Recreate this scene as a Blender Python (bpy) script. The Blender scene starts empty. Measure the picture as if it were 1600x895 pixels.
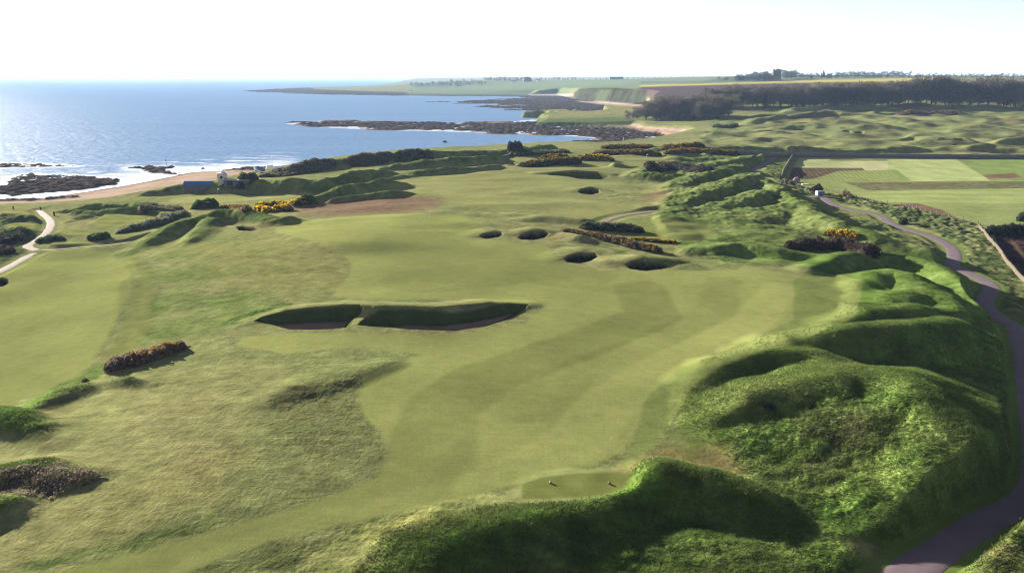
import bpy, bmesh, math, random
import numpy as np
from mathutils import Vector, Matrix, Euler

Q = 1.0                      # terrain resolution factor
R = math.radians
scene = bpy.context.scene
COL = scene.collection
rng = np.random.default_rng(7)
random.seed(7)
f32 = np.float32

# ------------------------------------------------------------------ camera model
HC = 50.0                    # drone height above the sea (m)
FPX = 1200.0                 # focal length for a 1600 px wide frame
PITCH = math.atan(327.5 / FPX)
CP, SP = math.cos(PITCH), math.sin(PITCH)

def ray(u, v):
    a = (np.asarray(u, float) - 800.0) / FPX
    b = (447.5 - np.asarray(v, float)) / FPX
    return a, CP + b * SP, -SP + b * CP

def plane(u, v, z):
    dx, dy, dz = ray(u, v)
    t = (z - HC) / dz
    return dx * t, dy * t

def project(x, y, z):
    zz = z - HC
    d = y * CP - zz * SP
    up = y * SP + zz * CP
    d = np.maximum(d, 1.0)
    return 800.0 + FPX * x / d, 447.5 - FPX * up / d

# ------------------------------------------------------------------ noise
def _tab(seed):
    g = np.random.default_rng(seed)
    p = g.permutation(1024).astype(np.int32)
    a = g.random(1024) * 2 * np.pi
    return p, np.cos(a).astype(f32), np.sin(a).astype(f32)

_tabs = {}
def perlin(x, y, seed=0):
    if seed not in _tabs:
        _tabs[seed] = _tab(1000 + seed)
    p, gx, gy = _tabs[seed]
    x = np.asarray(x, float); y = np.asarray(y, float)
    xf = np.floor(x); yf = np.floor(y)
    xi = xf.astype(np.int32) & 1023; yi = yf.astype(np.int32) & 1023
    fx = (x - xf).astype(f32); fy = (y - yf).astype(f32)
    ux = fx * fx * fx * (fx * (fx * 6 - 15) + 10)
    uy = fy * fy * fy * (fy * (fy * 6 - 15) + 10)
    x1 = (xi + 1) & 1023; y1 = (yi + 1) & 1023
    px0 = p[xi]; px1 = p[x1]
    h00 = p[(px0 + yi) & 1023]; h10 = p[(px1 + yi) & 1023]
    h01 = p[(px0 + y1) & 1023]; h11 = p[(px1 + y1) & 1023]
    n00 = gx[h00] * fx + gy[h00] * fy
    n10 = gx[h10] * (fx - 1) + gy[h10] * fy
    n01 = gx[h01] * fx + gy[h01] * (fy - 1)
    n11 = gx[h11] * (fx - 1) + gy[h11] * (fy - 1)
    a = n00 + ux * (n10 - n00); b = n01 + ux * (n11 - n01)
    return (a + uy * (b - a)) * 1.5

def fbm(x, y, wl, octs, seed=0, gain=0.5):
    o = 0; amp = 1.0
    for i in range(octs):
        o = o + amp * perlin(x / wl, y / wl, seed + i)
        wl = wl * 0.5; amp *= gain
    return o

def sstep(a, b, x):
    t = np.clip((x - a) / (b - a), 0, 1)
    return t * t * (3 - 2 * t)

def poly_sd(x, y, poly, margin):
    """signed distance (inside positive), clipped to -margin outside"""
    P = np.asarray(poly, float)
    out = np.full(x.shape, -float(margin), f32)
    sel = (x > P[:, 0].min() - margin) & (x < P[:, 0].max() + margin) & (y > P[:, 1].min() - margin) & (y < P[:, 1].max() + margin)
    if not sel.any():
        return out
    X = x[sel].astype(f32); Y = y[sel].astype(f32)
    d2 = np.full(X.shape, 1e12, f32); ins = np.zeros(X.shape, bool)
    n = len(P)
    for i in range(n):
        ax, ay = P[i]; bx, by = P[(i + 1) % n]
        ex, ey = bx - ax, by - ay
        L = ex * ex + ey * ey + 1e-9
        t = np.clip(((X - ax) * ex + (Y - ay) * ey) / L, 0, 1)
        qx = X - ax - t * ex; qy = Y - ay - t * ey
        np.minimum(d2, qx * qx + qy * qy, out=d2)
        if ay != by:
            c = (Y < ay) != (Y < by)
            ins ^= c & (X < ax + (Y - ay) * (ex / ey))
    d = np.sqrt(d2)
    out[sel] = np.maximum(np.where(ins, d, -d), -margin)
    return out

def line_d(x, y, pts, margin):
    """distance to polyline, side (+ left of travel) and interpolated extra columns"""
    P = np.asarray(pts, float)
    k = P.shape[1] - 2
    d = np.full(x.shape, float(margin), f32)
    ex_ = [np.zeros(x.shape, f32) for _ in range(k)]
    side = np.zeros(x.shape, f32)
    sel = (x > P[:, 0].min() - margin) & (x < P[:, 0].max() + margin) & (y > P[:, 1].min() - margin) & (y < P[:, 1].max() + margin)
    if not sel.any():
        return d, side, ex_
    X = x[sel]; Y = y[sel]
    D = np.full(X.shape, float(margin), float); S = np.zeros(X.shape); E = [np.zeros(X.shape) for _ in range(k)]
    for i in range(len(P) - 1):
        ax, ay = P[i, :2]; bx, by = P[i + 1, :2]
        ex, ey = bx - ax, by - ay
        L = ex * ex + ey * ey + 1e-9
        t = np.clip(((X - ax) * ex + (Y - ay) * ey) / L, 0, 1)
        dd = np.hypot(X - ax - t * ex, Y - ay - t * ey)
        m = dd < D
        D[m] = dd[m]
        cr_ = (ex * (Y - ay) - ey * (X - ax)) / math.sqrt(L)
        cap = ((t <= 0) & (i == 0)) | ((t >= 1) & (i == len(P) - 2))
        S[m] = np.where(cap, np.clip(cr_ / np.maximum(dd, 1e-3), -1, 1), np.sign(cr_))[m]
        for j in range(k):
            E[j][m] = (P[i, 2 + j] + t * (P[i + 1, 2 + j] - P[i, 2 + j]))[m]
    d[sel] = D; side[sel] = S
    for j in range(k):
        ex_[j][sel] = E[j]
    return d, side, ex_

# ------------------------------------------------------------------ base height field
CTRL = [  # pixel u, v, height
    (100, 895, 9.5), (400, 850, 10), (700, 820, 9.8), (1000, 885, 8.3), (1250, 880, 8), (1480, 850, 7.4), (1560, 880, 8.2),
    (650, 650, 10), (900, 600, 10), (1100, 500, 10), (800, 450, 10.4), (1200, 450, 10), (250, 650, 10.6), (330, 480, 10),
    (60, 700, 9.3), (60, 560, 6.6), (80, 450, 6.2), (150, 400, 5.6), (20, 395, 4.8), (100, 360, 5.2), (190, 345, 6), (80, 330, 3.8),
    (20, 330, 3.4), (230, 420, 8.3), (330, 370, 10), (460, 355, 12), (600, 338, 12.4), (700, 400, 11.4), (560, 320, 10.6),
    (750, 300, 11.5), (750, 270, 11), (440, 312, 7.2), (330, 307, 5.6), (230, 325, 5), (150, 318, 3.6), (380, 288, 5.5), (650, 250, 9), (850, 262, 11),
    (900, 240, 10), (1000, 240, 10), (1000, 300, 10.6), (1100, 230, 9), (1100, 212, 7), (1180, 212, 8), (1150, 200, 9), (1060, 225, 7), (560, 255, 8), (480, 265, 6.5), (800, 234, 9),
    (1100, 330, 10.5), (1150, 380, 10), (1250, 340, 9), (1200, 290, 8), (1300, 400, 8.6), (1400, 480, 8.5), (1350, 600, 8.5), (1350, 750, 8.3),
    (1190, 260, 6.3), (1220, 290, 6), (1300, 318, 6), (1400, 350, 5.8), (1490, 400, 5.8), (1540, 460, 5.8), (1590, 520, 5.8), (1595, 650, 6), (1585, 790, 6.6),
    (1250, 260, 5.5), (1550, 258, 5.5), (1450, 310, 5.5), (1580, 330, 5.5), (1590, 400, 5.4), (1595, 470, 5.8),
    (1300, 230, 7.2), (1550, 230, 7.8), (1400, 215, 9.5), (1550, 205, 12), (1300, 200, 11.5), (1250, 182, 14), (1350, 172, 17.5), (1580, 172, 18),
    (1450, 185, 15), (1180, 187, 11), (1120, 184, 11), (1050, 190, 7), (940, 188, 5.5), (1000, 192, 6),
    (700, 140, 7), (650, 134, 9), (560, 139, 4), (800, 140, 12), (640, 143, 4), (830, 143, 9),
]
CTRLY = [  # pixel u, v, ground distance
    (1200, 122.5, 1650), (1200, 128.5, 1450), (1200, 133, 1280), (1100, 124.5, 1700), (1100, 131, 1500), (1000, 127, 2200), (1000, 136, 1800),
    (1300, 121.7, 1700), (1300, 128, 1400), (1480, 121.7, 1700), (1480, 128, 1350), (1600, 122, 1700), (1600, 130, 1250),
    (1300, 136, 1120), (1500, 136, 1080), (1130, 140, 1100), (700, 128, 3100), (830, 126, 3300), (960, 125, 3300), (900, 130, 2500), (900, 137, 1850), (950, 138, 1820),
    (1200, 120.9, 4000), (1450, 120.9, 4000), (960, 123.6, 6000), (1200, 119.6, 9000), (1600, 119.6, 9000), (830, 124, 6000),
]
cx, cy, cz = [], [], []
for u, v, z in CTRL:
    x, y = plane(u, v, z); cx.append(x); cy.append(y); cz.append(z)
for u, v, Y in CTRLY:
    dx, dy, dz = ray(u, v)
    cx.append(dx / dy * Y); cy.append(Y); cz.append(HC + dz / dy * Y)
for x, y, z in [(0, 30, 9.5), (-40, 30, 9), (40, 30, 8), (-120, 80, 5), (120, 80, 6), (0, 12, 9), (250, 200, 5.5), (-180, 150, 5), (500, 400, 8), (1200, 900, 20)]:
    cx.append(x); cy.append(y); cz.append(z)
cx = np.array(cx); cy = np.array(cy); cz = np.array(cz)
def warp(x, y):
    yy = np.maximum(y, 14.0)
    return np.clip(x / yy, -1.6, 1.6) * 1.6, np.log(yy)
cs, cq = warp(cx, cy)
n = len(cz)
def tps(r2):
    return np.where(r2 > 1e-12, r2 * np.log(np.maximum(r2, 1e-12)) * 0.5, 0)
K = tps((cs[:, None] - cs[None]) ** 2 + (cq[:, None] - cq[None]) ** 2) + np.eye(n) * 0.0015
A = np.zeros((n + 3, n + 3)); A[:n, :n] = K
A[:n, n] = 1; A[:n, n + 1] = cs; A[:n, n + 2] = cq; A[n:, :n] = A[:n, n:].T
SOL = np.linalg.solve(A, np.concatenate([cz, np.zeros(3)]))

def land_rbf(x, y):
    s, q = warp(x, y)
    sh = s.shape; s = s.ravel().astype(f32); q = q.ravel().astype(f32)
    o = (SOL[n] + SOL[n + 1] * s + SOL[n + 2] * q).astype(f32)
    for i in range(n):
        r2 = (s - f32(cs[i])) ** 2 + (q - f32(cq[i])) ** 2 + f32(1e-9)
        o += f32(0.5 * SOL[i]) * r2 * np.log(r2)
    return np.clip(o, 1.5, 60.0).reshape(sh)

def wpoly(px, z):
    return [plane(u, v, z) for u, v in px]

coast_px = [(0, 313), (60, 311), (110, 304), (150, 298), (200, 290), (250, 280), (300, 270), (350, 267), (400, 266), (450, 263), (520, 252), (600, 245),
    (640, 242), (720, 238), (790, 234), (850, 227), (890, 222), (940, 219), (948, 216.5), (880, 211.5), (800, 208), (700, 205.3), (600, 203), (500, 198.5),
    (455, 193.5), (470, 190.8), (520, 189.8), (600, 191.8), (700, 193), (800, 192), (830, 188), (870, 184.8), (920, 183.5), (985, 182), (992, 179.5), (985, 177.5), (900, 176.5),
    (830, 172.5), (770, 168), (760, 166.3), (825, 165.3), (750, 162.3), (690, 159.5), (760, 157), (800, 155), (840, 152.8), (800, 150.8), (700, 150.6), (640, 149.7),
    (560, 149), (480, 147), (430, 145), (380, 143), (420, 139.8), (470, 137.8), (520, 136.2), (580, 134.5), (625, 131.5), (642, 128.5)]
COAST = [(-900, 200), (-420, 285)] + wpoly(coast_px, 0) + [(-1500, 12500), (12500, 12500), (12500, -900), (-900, -900)]
low_px = [
    [(830, 194), (985, 196.5), (1000, 200), (1062, 206.5), (1076, 209), (1040, 217), (1000, 223), (960, 227), (880, 228), (850, 230), (800, 214), (400, 200), (440, 186), (820, 187), (845, 188.5)],
    [(640, 151), (825, 147.5), (870, 147), (897, 154), (950, 161), (1000, 165), (1015, 171), (1000, 180), (860, 179), (740, 170), (650, 160)],
    [(-60, 322), (20, 318), (60, 317), (105, 313.5), (170, 312), (215, 305), (290, 293), (340, 285), (390, 277), (440, 269), (470, 262), (440, 254), (250, 262), (-60, 300)],
    [(300, 135), (400, 133), (470, 134), (488, 139), (560, 142), (640, 144.2), (700, 145.6), (830, 146.4), (830, 152), (600, 153), (300, 149)],
]
LOW = [wpoly(p, 2.0) for p in low_px]
sk_px = [
    [(-80, 262), (0, 260), (70, 259.5), (118, 258.3), (60, 255), (0, 253), (-80, 250)],
    [(-30, 300), (8, 288), (20, 273), (50, 270), (75, 273), (100, 272), (140, 274), (188, 279), (180, 287), (150, 291), (110, 296), (60, 300), (20, 304)],
    [(198, 260.5), (235, 258.8), (276, 259), (262, 262), (256, 266), (282, 271.5), (232, 268), (220, 263)],
    [(350, 264), (380, 261.5), (400, 259.5), (420, 260), (450, 258), (470, 259), (450, 263), (390, 265.5)],
    [(-40, 316), (30, 315.5), (62, 313.3), (64, 310.5), (30, 311), (-40, 311.5)],
    [(75, 312.3), (126, 310.6), (124, 308.4), (90, 308.6)],
]
SKER = [wpoly(p, 0.6) for p in sk_px]

def base_h(x, y, full=False):
    z = land_rbf(x, y)
    d = np.full(x.shape, 400.0, f32)
    far = (y > 180) & (x < 0.45 * y + 40)
    if far.any():
        xf, yf = x[far], y[far]
        k_ = np.clip((yf - 450) / 250, 0.12, 2.2)
        d[far] = poly_sd(xf, yf, COAST, 400.0) + k_ * (perlin(xf / 38, yf / 22, 8) * 6 + perlin(xf / 11, yf / 9, 9) * 4 + np.clip((yf - 520) / 150, 0, 1) * (perlin(xf / 70, yf / 60, 10) * 22 + perlin(xf / 24, yf / 30, 17) * 12)).astype(f32)
    d[(y <= 180)] = np.minimum(400, 60)
    low = np.zeros(x.shape, f32)
    for p in LOW:
        sel = far
        if sel.any():
            w = np.clip(y[sel] * 0.012, 3, 25)
            low[sel] = np.maximum(low[sel], sstep(-w, w * 0.3, poly_sd(x[sel], y[sel], p, 120.0)))
    lowz = np.clip(0.15 + 0.055 * d, -4, 2.2)
    zl = z * sstep(0, 22, d) + np.minimum(d * 0.05, 0)
    z = np.where(d > 0, zl * (1 - low) + lowz * low, np.maximum(-4, d * 0.05))
    if full:
        return z.astype(f32), d, low
    return z.astype(f32)

def march(u, v, fn, tmin=30.0, tmax=12000.0, steps=520):
    u = np.atleast_1d(np.asarray(u, float)); v = np.atleast_1d(np.asarray(v, float))
    dx, dy, dz = ray(u, v)
    T = np.geomspace(tmin, tmax, steps)
    X = dx[:, None] * T; Y = dy[:, None] * T; Z = HC + dz[:, None] * T
    below = Z < fn(X, Y)
    i = np.argmax(below, 1)
    i = np.where(below.any(1), np.maximum(i, 1), steps - 1)
    lo, hi = T[i - 1], T[i]
    for _ in range(14):
        m = 0.5 * (lo + hi)
        b = (HC + dz * m) < fn(dx * m, dy * m)
        hi = np.where(b, m, hi); lo = np.where(b, lo, m)
    return dx * hi, dy * hi

# ------------------------------------------------------------------ dunes: crest polylines (u, v, height, left width, right width)
MOUNDS = [
    # foreground dune and its eastern peak
    [(560, 940, 0.4, 8, 6), (605, 897, 0.8, 9, 6), (655, 860, 1.4, 9, 6), (720, 828, 1.5, 8, 5.2), (800, 806, 1.3, 7, 4.8), (900, 794, 1.2, 6, 4.4), (985, 774, 1.3, 5, 4.5), (1045, 752, 1.2, 5, 4.5)],
    [(985, 757, 1.0, 5, 4), (1040, 735, 2.2, 6, 4.8), (1100, 747, 2.3, 6, 5), (1160, 768, 1.8, 6, 4.8), (1225, 800, 0.5, 4, 4)],
    # great dune on the right
    [(1120, 650, 0.8, 5, 5), (1180, 622, 2.2, 6, 6), (1250, 600, 3.2, 10, 7), (1340, 588, 4.2, 15, 8), (1420, 604, 4.7, 22, 9), (1465, 655, 4.9, 25, 8), (1450, 710, 3.6, 24, 7), (1402, 755, 1.7, 18, 6), (1335, 800, 0.4, 9, 6)],
    [(1130, 652, 1.0, 5, 2.6), (1175, 626, 1.9, 7, 2.6), (1225, 620, 1.6, 7, 3.0)],
    [(1230, 690, 0.8, 11, 9), (1290, 668, 1.8, 14, 12), (1350, 655, 3.0, 14, 14)],
    [(1330, 740, 0.8, 12, 10), (1360, 700, 2.0, 14, 11)],
    [(1270, 622, 2.0, 9, 7), (1330, 616, 3.2, 12, 9), (1400, 625, 4.2, 14, 12)],
    # ridge behind it
    [(1085, 592, 0.5, 4, 4), (1130, 562, 1.4, 5, 5), (1200, 548, 2.0, 6, 5), (1270, 552, 2.2, 6, 5), (1330, 582, 1.6, 5, 5)],
    [(1180, 548, 0.8, 5, 5), (1240, 530, 2.2, 8, 6), (1310, 521, 3.2, 9, 6.5), (1400, 510, 3.8, 9, 7), (1500, 506, 3.6, 9, 7), (1552, 530, 2.0, 7, 5)],
    [(1408, 566, 0.8, 3, 3), (1440, 549, 1.6, 4, 3.5), (1500, 543, 1.7, 4, 3.5), (1552, 551, 1.0, 3, 3)],
    [(1310, 505, 0.8, 5, 4), (1360, 490, 1.8, 6, 4), (1400, 488, 1.2, 6, 4)],
    [(1380, 500, 0.8, 5, 4), (1440, 487, 1.8, 6, 4.5), (1490, 490, 1.6, 6, 4.5), (1530, 505, 0.8, 5, 4)],
    [(1270, 418, 1.0, 5, 4), (1310, 403, 1.9, 7, 5), (1360, 398, 2.2, 7, 5), (1420, 402, 2.6, 8, 6), (1470, 418, 3.0, 9, 7), (1510, 445, 2.8, 9, 7), (1535, 480, 1.6, 7, 5)],
    [(1352, 450, 0.8, 5, 6.5), (1368, 430, 2.0, 6, 7.8), (1395, 425, 2.3, 7, 9.1), (1430, 436, 2.3, 8, 10.4), (1470, 462, 2.0, 8, 10.4), (1500, 490, 1.4, 7, 9.1)],
    [(1385, 468, 1.2, 7, 9.1), (1425, 462, 1.8, 7, 9.1)],
    [(1075, 390, 0.6, 4, 4), (1110, 382, 1.5, 6, 5), (1160, 380, 1.9, 7, 5), (1215, 388, 1.9, 7, 5), (1265, 400, 1.2, 6, 4)],
    # long dune belt between the fairway and the lane
    [(1195, 282, 2.0, 9, 9), (1235, 305, 3.0, 11, 10), (1280, 335, 3.4, 12, 10), (1325, 355, 3.4, 12, 10), (1375, 372, 3.0, 11, 9), (1440, 388, 2.6, 10, 8), (1480, 405, 1.6, 8, 6)],
    [(1050, 325, 0.8, 14, 12), (1090, 305, 2.4, 17, 11), (1140, 288, 3.2, 18, 10), (1190, 274, 2.6, 15, 9)],
    [(1110, 325, 0.6, 12, 9), (1150, 316, 1.8, 14, 9), (1200, 303, 2.5, 14, 8), (1230, 302, 1.8, 11, 8)],
    [(1150, 345, 0.6, 12, 8), (1200, 335, 1.3, 14, 9), (1250, 325, 1.8, 14, 10)],
    [(1050, 300, 0.8, 12, 9), (1085, 280, 2.3, 15, 8), (1130, 268, 2.5, 16, 8), (1165, 260, 1.8, 13, 8)],
    [(1100, 262, 1.4, 10, 8), (1150, 250, 2.2, 13, 9), (1200, 243, 2.0, 12, 8)],
    [(985, 274, 1.0, 9, 7), (1020, 271, 2.4, 12, 9), (1045, 276, 1.8, 10, 9)],
    [(990, 268, 0.8, 6, 6), (1010, 264, 1.6, 8, 7), (1020, 266, 1.0, 7, 6)],
    [(956, 259, 0.6, 6, 6), (968, 254, 2.0, 8, 7), (986, 258, 0.7, 7, 6)],
    [(1010, 235, 1.2, 14, 9), (1080, 230, 2.2, 18, 10), (1150, 233, 2.0, 18, 10)],
    # seaward belt
    [(430, 268, 1.5, 8, 9), (460, 262, 2.6, 9, 10), (510, 252, 3.6, 11, 12), (560, 246, 3.8, 12, 12), (610, 242, 4.2, 12, 12), (650, 240, 4.2, 12, 12), (720, 238, 3.4, 12, 12), (800, 234, 3.0, 12, 12), (860, 230, 2.4, 12, 12)],
    [(225, 303, 0.8, 8, 6), (280, 291, 2.6, 10, 6), (330, 287, 3.4, 11, 6), (375, 294, 1.8, 9, 6)],
    [(330, 294, 1.4, 9, 7), (380, 284, 3.8, 12, 7), (440, 283, 4.4, 12, 7), (500, 280, 4.4, 12, 8), (545, 271, 4.6, 13, 8), (580, 267, 3.6, 11, 8), (612, 270, 1.4, 8, 8)],
    [(600, 262, 1.5, 9, 9), (660, 254, 2.6, 10, 10), (720, 249, 2.6, 11, 10), (780, 245, 2.4, 11, 10)],
    [(610, 278, 0.8, 7, 7), (660, 267, 1.9, 9, 8), (700, 263, 2.2, 9, 8), (740, 264, 1.2, 9, 8), (775, 258, 1.4, 9, 8)],
    [(470, 318, 1.0, 7, 7), (510, 304, 2.2, 9, 8), (555, 289, 3.2, 10, 9), (595, 283, 3.2, 10, 8), (625, 288, 1.6, 8, 7)],
    [(520, 316, 0.8, 5, 5), (570, 305, 1.7, 6, 6), (610, 302, 1.8, 6, 6), (637, 303, 0.9, 5, 5)],
    [(215, 385, 0.6, 7, 6), (255, 362, 1.8, 9, 7), (300, 345, 2.2, 11, 6), (345, 332, 3.2, 12, 6), (385, 329, 3.4, 11, 6), (415, 340, 1.8, 8, 5)],
    [(300, 372, 1.0, 6, 6), (340, 336, 2.0, 7, 7)],
    [(415, 348, 0.8, 5, 5), (445, 342, 1.4, 6, 5), (462, 341, .8, 5, 5)],
    # left-hand hollow
    [(120, 330, 1.0, 8, 5), (165, 326, 2.0, 9, 5), (215, 327, 2.0, 9, 5), (250, 334, 0.8, 7, 5)],
    [(20, 343, 0.8, 6, 4), (60, 340, 1.4, 7, 4), (75, 342, .8, 5, 4)],
    [(0, 362, 0.8, 6, 4), (25, 359, 1.6, 7, 4), (55, 364, .8, 5, 4)],
    [(90, 330, 0.6, 5, 5), (140, 322, 1.8, 7, 6), (190, 318, 2.2, 7, 7), (240, 322, 1.6, 7, 6)],
    [(110, 345, 0.5, 4, 4), (130, 335, 1.2, 5, 5), (150, 338, 0.6, 4, 4)],
    [(-40, 640, 2.0, 7, 4.5), (10, 650, 1.8, 7, 4), (50, 665, 1.1, 6, 3.6), (85, 682, 0.4, 4, 4)],
    [(40, 640, 0.5, 4, 3), (100, 606, 1.0, 6, 4), (125, 600, 0.9, 5, 4)],
    [(165, 592, 0.6, 2, 2), (200, 588, 1.0, 2.5, 2), (235, 597, 0.3, 2, 2)],
    [(-40, 790, 1.5, 6, 3.6), (0, 788, 1.1, 6, 3.2), (30, 800, 0.4, 3, 3)],
    [(-30, 740, 1.2, 5, 5), (50, 728, 1.3, 6, 5), (120, 740, 0.8, 5, 4)],
    # rough hump by the fairway and bunker lips
    [(420, 628, 0.3, 5, 4), (470, 605, 0.6, 7, 5), (540, 590, 0.5, 7, 4), (610, 570, 0.35, 4, 3)],
    [(395, 500, 0.3, 5, 3), (450, 484, 1.2, 7, 3), (540, 476, 1.5, 8, 3), (590, 479, 1.6, 8, 3), (680, 481, 1.6, 8, 3), (760, 473, 1.5, 8, 3), (825, 475, 0.4, 5, 3)],
    [(735, 369, 0.2, 6, 4), (770, 360, 0.7, 7, 4), (795, 362, 0.3, 6, 4)],
    [(795, 364, 0.4, 6, 4), (835, 357, 1.2, 8, 5), (875, 364, 0.6, 7, 5), (905, 368, 1.3, 6, 4), (925, 372, .5, 5, 4)],
    [(870, 402, 0.3, 6, 4), (910, 391, 0.7, 8, 4), (945, 397, 0.3, 6, 4)],
    [(960, 405, 0.8, 7, 5), (1000, 400, 1.5, 8, 5), (1045, 404, 1.0, 7, 5), (1060, 412, 0.4, 6, 4)],
    [(840, 268, 0.8, 9, 7), (900, 264, 1.8, 10, 7), (955, 272, 0.8, 9, 7)],
    [(895, 299, 0.4, 7, 5), (920, 294, 1.1, 8, 5), (942, 298, 0.5, 7, 5)],
    [(795, 345, 0.3, 6, 5), (850, 339, 1.3, 8, 5), (905, 344, 1.1, 8, 5), (930, 350, .4, 6, 5)],
    [(740, 333, .3, 6, 5), (800, 335, 0.8, 8, 5), (840, 341, .5, 7, 5)],
    [(640, 350, .2, 14, 8), (720, 346, .7, 16, 8), (800, 352, .3, 14, 8)],
    [(480, 372, .3, 18, 10), (560, 378, .8, 20, 10), (660, 380, .3, 18, 10)],
    # humps of the far links and the bank below the wall
    [(1120, 232, 1.0, 20, 9), (1250, 233, 2.2, 25, 9), (1380, 234, 1.8, 25, 9), (1450, 231, 1.6, 25, 9), (1600, 233, 2.4, 25, 9)],
    [(1410, 215, 1.2, 14, 9), (1430, 212, 2.2, 16, 10), (1460, 218, 1.0, 14, 9)],
    [(1560, 222, 1.2, 16, 10), (1590, 218, 2.4, 18, 10), (1640, 222, 2.0, 16, 10)],
    [(1470, 222, 1.0, 14, 9), (1500, 217, 2.0, 16, 9), (1530, 222, 1.0, 14, 9)],
    [(1180, 190, 1.5, 18, 12), (1230, 180, 3.2, 22, 14), (1290, 177, 3.0, 22, 14), (1340, 180, 1.4, 18, 12)],
    [(1240, 171, 2.0, 20, 13), (1290, 166, 3.4, 24, 14), (1340, 166, 3.2, 24, 14), (1400, 170, 1.6, 20, 13)],
    [(1180, 205, 0.8, 16, 10), (1240, 197, 2.0, 20, 11), (1270, 199, 1.2, 18, 10)],
    [(1370, 176, 1.5, 18, 12), (1430, 172, 2.4, 22, 13), (1490, 176, 1.2, 18, 12)],
]
M_W = []
for m in MOUNDS:
    a = np.array(m, float)
    hh = a[:, 2].copy()
    if a[:, 1].min() > 370 and a[:, 0].max() > 1050: a[:, 2] *= 1.12; a[:, 3] *= 1.3; hh = a[:, 2].copy()
    if a[:, 1].max() < 335 and a[:, 2].max() >= 1.2: a[:, 4] *= 0.62; a[:, 2] *= 1.08; hh = a[:, 2].copy()
    x, y = march(a[:, 0], a[:, 1], lambda X, Y: base_h(X, Y) + (hh[:, None] if X.ndim == 2 else hh))
    M_W.append(np.column_stack([x, y, a[:, 2], a[:, 3], a[:, 4]]))

LIP0 = next(i for i, m in enumerate(MOUNDS) if m[0][:2] == (420, 628)); LIP1 = next(i for i, m in enumerate(MOUNDS) if m[0][:2] == (1120, 232))
def mounds_h(x, y, lips=True):
    s = np.zeros(x.shape, f32)
    for iP, P in enumerate(M_W):
        if not lips and LIP0 <= iP < LIP1: continue
        best = None
        for k in range(len(P) - 1):
            Q2 = P[k:k + 2]; mg = Q2[:, 3:5].max() + 0.5
            sel = (x > Q2[:, 0].min() - mg) & (x < Q2[:, 0].max() + mg) & (y > Q2[:, 1].min() - mg) & (y < Q2[:, 1].max() + mg)
            if not sel.any(): continue
            d, side, (h, wl, wr) = line_d(x[sel], y[sel], Q2, mg)
            w = wr + (wl - wr) * (0.5 + 0.5 * side)
            p = np.where(d < w, h * (0.5 + 0.5 * np.cos(np.pi * np.minimum(d / w, 1))), 0).astype(f32)
            if best is None: best = np.zeros(x.shape, f32)
            best[sel] = np.maximum(best[sel], p)
        if best is not None: s += best ** 3
    return np.cbrt(s)

def surf1(x, y):
    return base_h(x, y) + mounds_h(x, y)

# ------------------------------------------------------------------ lanes and paths (centre line px, half width)
ROAD_PX = [(1222, 240), (1212, 246), (1194, 256), (1179, 266.5), (1186, 276), (1206, 287), (1234, 300), (1262, 307), (1284, 309), (1301, 319), (1330, 327.5), (1371, 336), (1391, 348), (1417, 358),
    (1455, 369.5), (1484, 385.5), (1491, 400), (1489, 415), (1516, 428), (1545, 444), (1549, 453), (1539, 467), (1541, 478), (1562, 496), (1588, 513), (1598, 541), (1606, 590), (1615, 650), (1622, 715), (1618, 760),
    (1600, 785), (1542, 812), (1469, 860), (1412, 897), (1340, 950)]
PATHS_PX = [
    ([(62, 329), (68, 335), (75, 341), (79, 347), (78, 355), (70, 366), (54, 378), (43, 385), (54, 390), (64, 392.5), (47, 399), (27, 410), (6, 421), (-30, 438)], 1.15),
    ([(64, 392.5), (94, 391), (134, 387.5), (165, 384.5), (200, 378), (232, 370)], 0.55),
    ([(936, 353), (941, 349), (951, 343.5), (973, 337), (1005, 332.5), (1024, 330)], 1.1),
]
def densify(x, y, step):
    # Catmull-Rom then uniform spacing
    P = np.column_stack([x, y]); out = []
    Pp = np.vstack([2 * P[0] - P[1], P, 2 * P[-1] - P[-2]])
    for i in range(1, len(Pp) - 2):
        p0, p1, p2, p3 = Pp[i - 1:i + 3]
        for t in np.linspace(0, 1, 24, endpoint=False):
            out.append(0.5 * (2 * p1 + (p2 - p0) * t + (2 * p0 - 5 * p1 + 4 * p2 - p3) * t * t + (3 * p1 - p0 - 3 * p2 + p3) * t ** 3))
    out.append(P[-1]); out = np.array(out)
    s = np.concatenate([[0], np.cumsum(np.hypot(*np.diff(out, axis=0).T))])
    m = max(4, int(s[-1] / step))
    q = np.linspace(0, s[-1], m)
    return np.interp(q, s, out[:, 0]), np.interp(q, s, out[:, 1])

TRACKS = []
for px, hw in [(ROAD_PX, 1.65)] + PATHS_PX:
    a = np.array(px, float)
    x, y = march(a[:, 0], a[:, 1], base_h)
    x, y = densify(x, y, 1.0)
    z = base_h(x, y).astype(float)
    k = 15
    zp = np.pad(z, k, mode='edge'); z = np.convolve(zp, np.ones(2 * k + 1) / (2 * k + 1), mode='valid')
    TRACKS.append((np.column_stack([x, y, z]), hw))

# ------------------------------------------------------------------ terrain grid (polar, finer near the viewer)
def geo(a, b, k):
    m = int(math.log(b / a) / k * Q)
    return np.geomspace(a, b, m, endpoint=False)
rr = np.concatenate([np.arange(5, 46, 1.4), geo(46, 420, 0.0018), geo(420, 1500, 0.003), geo(1500, 12000, 0.006), [12000]])
thf = np.linspace(-36.8, 36.8, int(1180 * Q))
tho = 36.8 + np.cumsum(np.linspace(0.2, 1.6, 80))
th = np.radians(np.concatenate([-tho[::-1], thf, tho]))
NR, NC = len(rr), len(th)
GX = rr[:, None] * np.sin(th)[None]; GY = rr[:, None] * np.cos(th)[None]
RR = np.broadcast_to(rr[:, None], GX.shape)

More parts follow.
